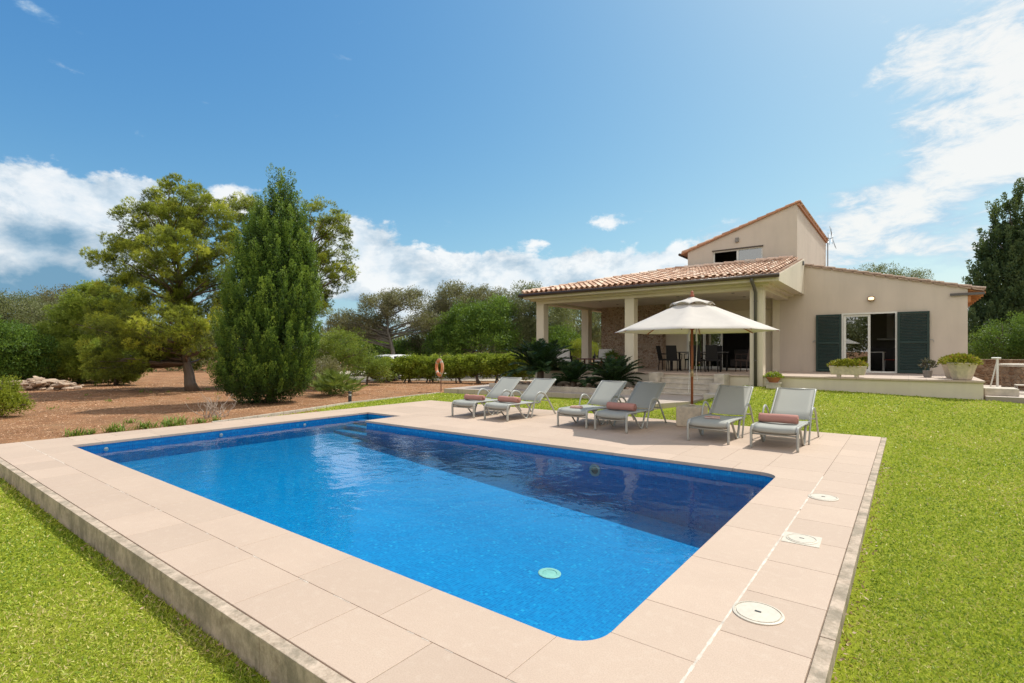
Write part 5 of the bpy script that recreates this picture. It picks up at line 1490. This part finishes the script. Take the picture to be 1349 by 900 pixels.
# strap leaved plants at the deck edge
def strap(loc, r, n_, label):
    o = thing('strap_plant', label, 'plant', loc, 0, 'leafy plants along the left deck edge')
    K = 5; V = []; F = []; T_ = []; k = 0
    for i in range(n_):
        a = rng.uniform(0, 6.283); e_ = rng.uniform(.5, 1.45); L = r*rng.uniform(.7, 1.15); w = .011
        p = np.array([rng.normal(0, r*.35), rng.normal(0, r*.35), 0.0]); sd = np.array([-math.sin(a), math.cos(a), 0]); row = []
        for j in range(K+1):
            ww = w*(1-(j/K)**2*.95); row += [p - sd*ww, p + sd*ww]
            e2 = e_ - 1.3*(j/K)**1.6
            p = p + np.array([math.cos(a)*math.cos(e2), math.sin(a)*math.cos(e2), math.sin(e2)])*L/K
        V.append(np.array(row)); F.append(np.array([[2*j, 2*j+1, 2*j+3, 2*j+2] for j in range(K)])+k); k += 2*K+2; T_.append(np.full(2*K+2, rng.uniform(.2, 1)))
    fast('leaves', np.concatenate(V), np.concatenate(F), np.concatenate(T_), L_STRAP, o)
    m = MB(); m.lathe([(.05, -.03), (.04, .01), (.001, .03)], seg=8); m.build('crown', L_STRAP, o)
for (px, py, r_, n_, lb) in [(100, 573, .20, 60, 'low strap leaved plant, leftmost along the deck edge'), (118, 571, .16, 30, 'small strap leaved plant touching the leftmost one'), (152, 568, .25, 80, 'strap leaved plant, second clump from the left on the deck edge'),
                             (192, 563.5, .24, 75, 'strap leaved plant in the middle of the row on the deck edge'), (229, 560, .28, 100, 'largest strap leaved plant, in front of the dry twigs'), (264, 556, .18, 40, 'small strap leaved plant right of the largest one'),
                             (284, 554, .17, 25, 'smallest strap leaved plant at the tip of the grass strip'), (172, 556, .14, 22, 'tiny seedling on the soil behind the middle clump'), (216, 497+60, .1, 12, 'tiny tuft on the soil left of the largest plant')]:
    p = gp(px, py, -.02); p.x = min(p.x, DX0-.16); strap((p.x, p.y, -.03), r_, n_, lb)
p = gp(284, 550, -.03); tw = thing('dry_shrub', 'bare pale twiggy shrub on the soil in front of the dense cypress', 'plant', (p.x, p.y, -.03))
m = MB()
for i in range(24):
    a = rng.uniform(0, 6.283); L = rng.uniform(.3, .65); e_ = rng.uniform(.55, 1.2)
    b0 = Vector((rng.normal(0, .15), rng.normal(0, .15), -.02)); b1 = b0 + Vector((math.cos(a)*math.cos(e_), math.sin(a)*math.cos(e_), math.sin(e_)))*L
    pth = wander(b0, b1, 4, .12); m.tube(pth, [.010, .009, .008, .006, .004], 5)
    for q in range(3):
        s_ = pth[2+q % 3]; m.tube([s_, s_+Vector((rng.normal(0, .08), rng.normal(0, .08), rng.uniform(.06, .16)))], [.006, .003], 5)
m.build('branches', TWIG, tw)
# rubble pile
m = MB()
for i in range(260):
    px = rng.triangular(12, 45, 112); py = rng.uniform(495, 511); base_ = gp(px, 511 - rng.uniform(0, 5), -.03)
    hgt = max(0, (511-py)/683*22*(1-abs(px-50)/75)); r_ = rng.uniform(.10, .30)
    v = gx(px, 22.6+rng.uniform(-.9, 1.2), -.03+hgt*.9)
    q = Matrix.Rotation(rng.uniform(0, 6.28), 3, 'Z') @ Matrix.Rotation(rng.normal(0, .3), 3, 'X')
    m.lathe([(.001, -r_*.25), (r_*.8, -r_*.2), (r_, .0), (r_*.8, r_*.22), (.001, r_*.26)], v, 6, q @ Matrix.Diagonal((1, rng.uniform(.5, .9), 1)), rng.uniform())
m.build('rubble_pile', ROCK, kind='stuff', label='low heap of loose field stones at the far left of the soil', cat='stone heap')
for (px, py, r_, lb) in [(480, 503, .22, 'pale boulder on the soil beyond the fan palm, left one'), (492, 502, .18, 'pale boulder on the soil beyond the fan palm, right one')]:
    v = gp(px, py, 0); m = MB(); m.lathe([(r_*.9, -r_*.3), (r_, .0), (r_*.75, r_*.35), (r_*.3, r_*.5), (.001, r_*.52)], seg=9, M=Matrix.Diagonal((1.4, .8, 1)))
    o = m.build('boulder', LIMEST, label=lb, cat='rock', group='boulders on the soil'); o.location = (v.x, v.y, 0)
# pebbles and litter on the soil
n = 6500
px = rng.uniform(-60, 640, n); d = np.exp(rng.uniform(np.log(9.5), np.log(28), n)); a = (px-674.5)/FP*d
X = a*ct-d*st; Y = a*st+d*ct
ok = ((X < DX0-.05) & (Y > DY0) & ((X < grass_edge(Y)-.1) | (Y < 5.2)))
X = X[ok]; Y = Y[ok]; d = d[ok]; n = len(X); r_ = rng.uniform(.008, .028, n)*(d/12)**.7
P = np.stack([X, Y, soil_z(X, Y)], 1)
octv = np.array([[1, 0, 0], [0, 1, 0], [-1, 0, 0], [0, -1, 0], [0, 0, .7]]); octf = np.array([[0, 1, 4], [1, 2, 4], [2, 3, 4], [3, 0, 4]])
ang = rng.uniform(0, 6.28, n); ca, sa = np.cos(ang), np.sin(ang); sq = rng.uniform(.5, 1, n)
vx = octv[None, :, 0]*ca[:, None]-octv[None, :, 1]*sq[:, None]*sa[:, None]; vy = octv[None, :, 0]*sa[:, None]+octv[None, :, 1]*sq[:, None]*ca[:, None]
V = np.stack([P[:, None, 0]+vx*r_[:, None], P[:, None, 1]+vy*r_[:, None], P[:, None, 2]+octv[None, :, 2]*r_[:, None]], 2).reshape(-1, 3)
F = (octf[None]+np.arange(n)[:, None, None]*5).reshape(-1, 3)
fast('soil_pebbles', V, F, rng.uniform(size=len(V)), GRAVEL, kind='stuff', label='small stones and clods scattered over the red soil', cat='pebbles')

# needle litter and low weeds on the soil
n = 5200
px = rng.uniform(-60, 640, n); d = np.exp(rng.uniform(np.log(9.5), np.log(26), n)); a = (px-674.5)/FP*d
X = a*ct-d*st; Y = a*st+d*ct
ok = ((X < DX0-.08) & (Y > DY0) & ((X < grass_edge(Y)-.12) | (Y < 5.2)) & (np.sin(X*.8+2)*np.sin(Y*.9+X*.3) > -.25)); X, Y, d = X[ok], Y[ok], d[ok]; n = len(X)
P = np.stack([X, Y, soil_z(X, Y)+.004], 1)
V, F = leaf_geo(P, unit(rng.normal(size=(n, 3))*np.array([1, 1, .25])), rng.uniform(.03, .08, n)*(d/12)**.6, .016*(d/12)**.6)
fast('needle_litter', V, F, rng.uniform(0, 1, len(V)), m_leaf('dry_needles', [(0, (.14, .075, .035)), (.6, (.34, .20, .10)), (1, (.52, .38, .24))], .1), kind='stuff', label='dry needles and leaves scattered over the red soil', cat='litter')
wd = []
for i in range(34):
    x_, y_ = rng.uniform(-26, -13.4), rng.uniform(2, 14)
    if x_ > float(grass_edge(y_))-.3 or math.hypot(x_+16, y_-8.3) < 1.9: continue
    m_ = int(rng.uniform(8, 26)); P = np.tile([x_, y_, -.02], (m_, 1))+rng.normal(size=(m_, 3))*np.array([.05, .05, 0]); V, F = leaf_geo(P, unit(rng.normal(size=(m_, 3))*.5+UV*.8), rng.uniform(.05, .13, m_), .02); wd.append((V, F, rng.uniform(.2, .9, 4*m_)))
V, F, Tn = merge(wd); fast('soil_weeds', V, F, Tn, L_STRAP, kind='stuff', label='small green weeds dotted over the red soil', cat='weeds')
# planters ------------------------------------------------------------------
def mound(o, c, rx_, ry_, rz_, n_, mat, L=.05, Wd=.03, name='foliage', tb=.5):
    u = rand_dirs(n_); u[:, 2] = np.abs(u[:, 2]); rr = rng.uniform(.5, 1.0, n_)[:, None]
    P = np.array(c) + u*rr*np.array([rx_, ry_, rz_]); D = unit(u+rng.normal(size=(n_, 3))*.6+UV*.4)
    V, F = leaf_geo(P, D, L*rng.uniform(.6, 1.3, n_), Wd)
    fast(name, V, F, np.repeat(np.clip(tb+rng.normal(0, .25, n_), 0, 1), 4), mat, o)
o = thing('stone_trough', 'long stone trough of yellow green succulents in front of the wing door', 'planter', (-1.43, 18.25, ZT+.001))
MB().hexa([(-.42, -.14, .07), (.42, -.14, .07), (.42, .14, .07), (-.42, .14, .07)], [(-.47, -.18, .33), (.47, -.18, .33), (.47, .18, .33), (-.47, .18, .33)]).build('trough', STONEP, o, bevel=.015)
for s_ in (-1, 1): MB().box(s_*.22-.05, s_*.22+.05, -.13, .13, 0, .069).build('foot', STONEP, o, bevel=.01)
mound(o, (0, 0, .30), .52, .22, .22, 1500, L_SUCC, .07, .035)
def octpot(loc, s_, label, leafm=L_SUCC):
    o = thing('stone_pot', label, 'planter', loc, R(22.5))
    MB().lathe([(.20*s_, 0), (.22*s_, .02), (.33*s_, .40*s_), (.35*s_, .43*s_), (.35*s_, .46*s_), (.30*s_, .46*s_), (.28*s_, .40*s_), (.001, .40*s_)], seg=8).build('pot', STONEP, o, bevel=.008)
    mound(o, (0, 0, .42*s_), .40*s_, .40*s_, .26*s_, 1600, leafm, .07, .035)
octpot((1.14, 18.42, ZT+.001), 1.0, 'octagonal stone pot of yellow green succulents at the right corner of the terrace')
octpot((1.05, 19.35, ZT+.001), .95, 'second octagonal stone pot half hidden behind the corner pot')
o = thing('potted_plant', 'dusky leaved plant beside the two stone pots against the wing wall', 'plant', (.45, 19.6, ZT+.001))
MB().lathe([(.09, 0), (.12, .2), (.10, .2), (.001, .18)], seg=12).build('pot', GREYST, o); mound(o, (0, 0, .28), .18, .18, .26, 160, L_GREY, .10, .05)
o = thing('stone_block', 'small stone block on the grass beside the porch column, under a flower pot', 'block', (-3.34, 17.80, .40))
MB().box(-.19, .19, -.14, .14, 0, .20).box(-.21, .21, -.16, .16, .201, .235).build('block', LIMEST, o, bevel=.01)
o = thing('flower_pot', 'terracotta bowl of small white flowers on a stone block beside the porch column', 'planter', (-3.34, 17.80, .636))
MB().lathe([(.12, 0), (.20, .13), (.22, .15), (.22, .17), (.18, .17), (.001, .15)], seg=18).build('bowl', TERRA, o, smooth=False)
mound(o, (0, 0, .15), .28, .25, .16, 700, L_HEDGE, .06, .035); mound(o, (0, 0, .17), .26, .22, .19, 60, FLOW, .03, .03, 'blossom')
o = thing('terracotta_planter', 'tall terracotta pot with a spiky palm in front of the porch stone wall', 'planter', (-10.9, 21.9, ZT+.001))
p = yp(806, 480, 21.9); o.location = (p.x, p.y, ZT+.001)
MB().lathe([(.17, 0), (.27, .45), (.29, .47), (.29, .52), (.24, .52), (.001, .48)], seg=18).build('pot', TERRA, o)
u = rand_dirs(130); u[:, 2] = np.abs(u[:, 2])*.8+.15; V, F = leaf_geo(np.tile([0, 0, .5], (130, 1)), unit(u), .62*rng.uniform(.6, 1, 130), .035, .25); fast('fronds', V, F, rng.uniform(.2, .8, 520), L_STRAP, o)

# garden objects --------------------------------------------------------------
p = gp(461, 530, -.02); o = thing('bollard_light', 'short dark grey bollard light at the edge of the grass strip', 'garden light', (p.x, p.y, -.05))
MB().lathe([(.055, 0), (.055, .24), (.05, .245)], seg=18).build('post', DKGREY, o); MB().lathe([(.046, .245), (.046, .30)], seg=18).build('diffuser', simple('frosted', (.5, .5, .48), .5), o)
MB().lathe([(.05, .301), (.058, .305), (.058, .36), (.05, .37)], seg=18).build('cap', DKGREY, o)
p = gp(581, 516, -.02); o = thing('life_ring_post', 'slim rusty post holding the life ring at the edge of the soil', 'post', (p.x, p.y, -.05))
MB().tube([(0, 0, 0), (0, 0, .72)], .022, 8).box(-.12, .12, -.02, .02, .60, .63).box(-.02, .02, -.06, .0, 1.24, 1.27).tube([(0, .02, .7), (0, .02, 1.27)], .014, 6).build('post', simple('rusty_steel', (.25, .13, .09), .7, .3), o)
ring = thing('life_ring', 'faded orange life ring with pale bands hanging on a post', 'life ring', (p.x, p.y-.09, .955), R(-20))
def torus(mb, R_, r_, a0, a1, n_=24, s_=10):
    k = len(mb.v); full = abs(a1-a0) > 6.2
    for i in range(n_+1):
        a = a0+(a1-a0)*i/n_
        for j in range(s_):
            b_ = 2*math.pi*j/s_; rr = R_+r_*math.cos(b_)
            mb.v.append((rr*math.cos(a), r_*math.sin(b_)*.8, rr*math.sin(a))); mb.t.append(.5)
    for i in range(n_):
        for j in range(s_):
            a_ = k+i*s_+j; c_ = k+i*s_+(j+1) % s_; mb.f.append((a_, c_, c_+s_, a_+s_))
    return mb
torus(MB(), .285, .072, 0, 2*math.pi, 40, 12).build('ring', ORANGE, ring, smooth=True)
for q in range(4): torus(MB(), .285, .0745, math.pi/4+q*math.pi/2-.14, math.pi/4+q*math.pi/2+.14, 6, 12).build('band', LIDW, ring, smooth=True)
torus(MB(), .372, .010, 0, 2*math.pi, 40, 6).build('grab_rope', LIDW, ring, smooth=True)
# car behind the hedge
p = gx(526, 30.2, .013); car = thing('parked_car', 'white car parked behind the low hedge', 'car', p, TH+R(62))
car.scale = (.95, .95, .93)
def loft(mb, secs):
    k = len(mb.v); n_ = len(secs[0])
    for s_ in secs:
        for v in s_: mb.v.append(tuple(v)); mb.t.append(.5)
    for i in range(len(secs)-1):
        for j in range(n_): a_ = k+i*n_+j; b_ = k+i*n_+(j+1) % n_; mb.f.append((a_, b_, b_+n_, a_+n_))
    mb.f.append(tuple(k+j for j in reversed(range(n_)))); mb.f.append(tuple(k+(len(secs)-1)*n_+j for j in range(n_)))
def csec(x, hw, zb, zs, zt, tw_):   # body section: belt at zs, roof at zt
    return [(x, -hw, zb), (x, -hw*1.0, zs), (x, -tw_, zt), (x, tw_, zt), (x, hw, zs), (x, hw, zb)]
m = MB(); loft(m, [csec(-2.05, .70, .35, .75, .80, .62), csec(-1.9, .82, .25, .95, 1.0, .70), csec(-1.45, .85, .22, .98, 1.46, .60), csec(-.6, .86, .22, .97, 1.53, .62), csec(.35, .86, .22, .96, 1.50, .61), csec(1.0, .85, .22, .94, 1.02, .72), csec(1.75, .80, .25, .82, .86, .66), csec(2.05, .66, .35, .62, .68, .55)])
m.build('body', CARW, car, bevel=.04)
m = MB()
for s_ in (-1, 1):
    m.add([(-1.30, s_*.815, 1.02), (.75, s_*.835, 1.0), (.30, s_*.66, 1.43), (-1.25, s_*.655, 1.42)], [(0, 1, 2, 3)])
m.build('side_window', BLACKG, car)
m = MB(); m.add([(.98, -.68, 1.035), (.98, .68, 1.035), (.40, .57, 1.475), (.40, -.57, 1.475)], [(0, 1, 2, 3)]); m.add([(-1.90, -.66, 1.04), (-1.90, .66, 1.04), (-1.50, .56, 1.42), (-1.50, -.56, 1.42)], [(0, 1, 2, 3)]); m.build('windscreen', BLACKG, car)
for sx in (-1.3, 1.3):
    for sy in (-1, 1):
        w_ = MB(); w_.lathe([(.2, -.1), (.31, -.1), (.32, -.06), (.32, .06), (.31, .1), (.2, .1)], (sx, sy*.78, .32), 20, Matrix.Rotation(R(90), 3, 'X')); wo = w_.build('wheel', RUBBER, car)
        MB().lathe([(.001, -.105), (.19, -.105), (.19, .105), (.001, .105)], (sx, sy*.78, .32), 14, Matrix.Rotation(R(90), 3, 'X')).build('rim', STEEL, wo)
for sy in (-1, 1): MB().box(1.88, 2.02, sy*.5-.12, sy*.5+.12, .60, .72).build('headlight', GLASS, car, bevel=.02)
for sy in (-1, 1): MB().box(.55, .68, sy*.88-.07, sy*.88+.07, 1.0, 1.12).build('mirror', CARW, car, bevel=.02)
# right side: rubble retaining wall, round well, rail, stool
o = thing('rubble_wall', 'dark rubble retaining wall beyond the side path, right of the villa', 'wall', (5, 26, -.05))
MB().box(-3.2, 12, -.3, .3, 0, 1.32).build('wall', RUBBLEW, o); MB().box(-3.25, 12, -.33, .33, 1.321, 1.36).build('coping', RUBBLEW, o, bevel=.01)
p = gx(1378, 15.6, .45); o = thing('stone_well', 'round rubble stone well with a pale rim at the right edge', 'well', (p.x, p.y, .44))
MB().lathe([(.98, 0), (1.0, .70), (.60, .70), (.60, 0)], seg=40).build('wall', RUBBLEW, o); MB().lathe([(1.04, .701), (1.05, .76), (1.02, .78), (.58, .78), (.56, .701)], seg=40).build('rim', LIMEST, o)
p = yp(1296, 505, 19.0); o = thing('handrail', 'white handrail post with a slanting brace beside the terrace corner step', 'railing', (1.95, 19.5, .45))
MB().tube([(0, 0, 0), (0, 0, .95)], .028, 10).build('post', WHITEA, o)
MB().tube([(0, -.02, .93), (-.16, .1, .02)], .018, 8).build('brace', WHITEA, o); MB().box(-.13, .08, -.04, .04, .95, .99).build('rail', WHITEA, o, bevel=.02)
p = gp(1352, 519, .45); o = thing('metal_stool', 'low metal framed stool on the side path, cut by the right edge', 'stool', (p.x, p.y, .452))
MB().box(-.22, .22, -.22, .22, .22, .245).build('seat', LIMEST, o, bevel=.01)
for sx in (-1, 1):
    for sy in (-1, 1): MB().tube([(sx*.2, sy*.2, 0), (sx*.2, sy*.2, .22)], .012, 6).build('leg', STEEL, o)

# ------------------------------------------------------------------ grass blades
def blades(n, r0, r1, hk=1.0):
    d = np.exp(rng.uniform(np.log(r0), np.log(r1), n)); an = rng.uniform(R(-56), R(56), n)
    a = np.sin(an)*d; b_ = np.cos(an)*d; X = a*ct-b_*st; Y = a*st+b_*ct
    edge = DY1+.015
    ok = ((X > DX1+.012) & (Y > -1) & (Y < 18.03)) | ((Y < DY0-.012) & (Y > -6)) | ((Y > edge) & (Y < 18.03) & (X > grass_edge(Y)+.03)) | ((X < DX0-.02) & (X > grass_edge(Y)+.03) & (Y > 5.2) & (Y < DY1+.1))
    # keep off path, landing, steps
    ok &= ~((Y > 15.3) & (X < -4.98)) & ~((Y > 13.5) & (X > -7.3) & (X < -5.1)) & ~((Y > 14.4) & (X < -9)) & ~((X > 1.58) & (Y > 17.97))
    X, Y, d = X[ok], Y[ok], d[ok]; n = len(X)
    # thin, litter-strewn fringe along the right kerb and the near kerb
    fr = np.minimum(np.where((Y > DY0) & (Y < DY1), np.abs(X-DX1), 9), 9)
    keep = (fr > .10) | (rng.uniform(size=n) < .35)
    X, Y, d = X[keep], Y[keep], d[keep]; n = len(X)
    patch = np.sin(X*1.3+.7*np.sin(Y*1.1))*np.sin(Y*1.6+.5*np.sin(X*2.3)) + .6*np.sin(X*4.1+Y*2.2)*np.sin(Y*3.7-X)
    P = np.stack([X, Y, lawn_z(X, Y)-.006], 1)
    D = unit(UV*rng.uniform(.35, 1.0, n)[:, None] + rng.normal(size=(n, 3))*np.array([.55, .55, .1]))
    near = np.clip((DY0-Y)*4, 0, 1)
    L = rng.uniform(.018, .046, n)*hk*(1+.10*patch)*(d/3)**.28
    # longer blades in the lee of the near kerb
    L = np.where((Y < DY0) & (Y > DY0-.12), L*1.35, L)
    V, F = leaf_geo(P, D, L, 0.0048*(d/2.6)**.85*rng.uniform(.6, 1.4, n), .2)
    t = np.clip(.46 + .11*patch + rng.normal(0, .22, n), 0, .92)
    dry = rng.uniform(size=n) < (.07 + .17*np.clip(patch, 0, 1)); t = np.where(dry, rng.uniform(.92, 1.0, n), t)
    return V, F, np.repeat(t, 4)
V, F, Tn = merge([blades(800000, 1.7, 26)])
fast('grass_blades', V, F, Tn, L_GRASS, kind='stuff', label='short green lawn grass around the pool deck', cat='grass')
# dry leaves caught along the kerbs
n = 420
side = rng.uniform(size=n) < .6
X = np.where(side, DX1+.01+np.abs(rng.normal(0, .05, n)), rng.uniform(-6, -1.2, n)); Y = np.where(side, rng.uniform(2, 9.5, n), DY0-.02-np.abs(rng.normal(0, .05, n)))
P = np.stack([X, Y, lawn_z(X, Y)+rng.uniform(.0, .03, n)], 1)
V, F = leaf_geo(P, unit(rng.normal(size=(n, 3))*np.array([1, 1, .35])), rng.uniform(.02, .045, n), .014)
fast('leaf_litter', V, F, rng.uniform(.4, 1, len(V)), m_leaf('dry_leaf', [(0, (.16, .08, .035)), (.6, (.36, .22, .12)), (1, (.55, .42, .30))], .1), kind='stuff', label='dry fallen leaves caught along the deck kerbs', cat='dead leaves')
print('verts', sum(len(o.data.vertices) for o in S.objects if o.type == 'MESH'))
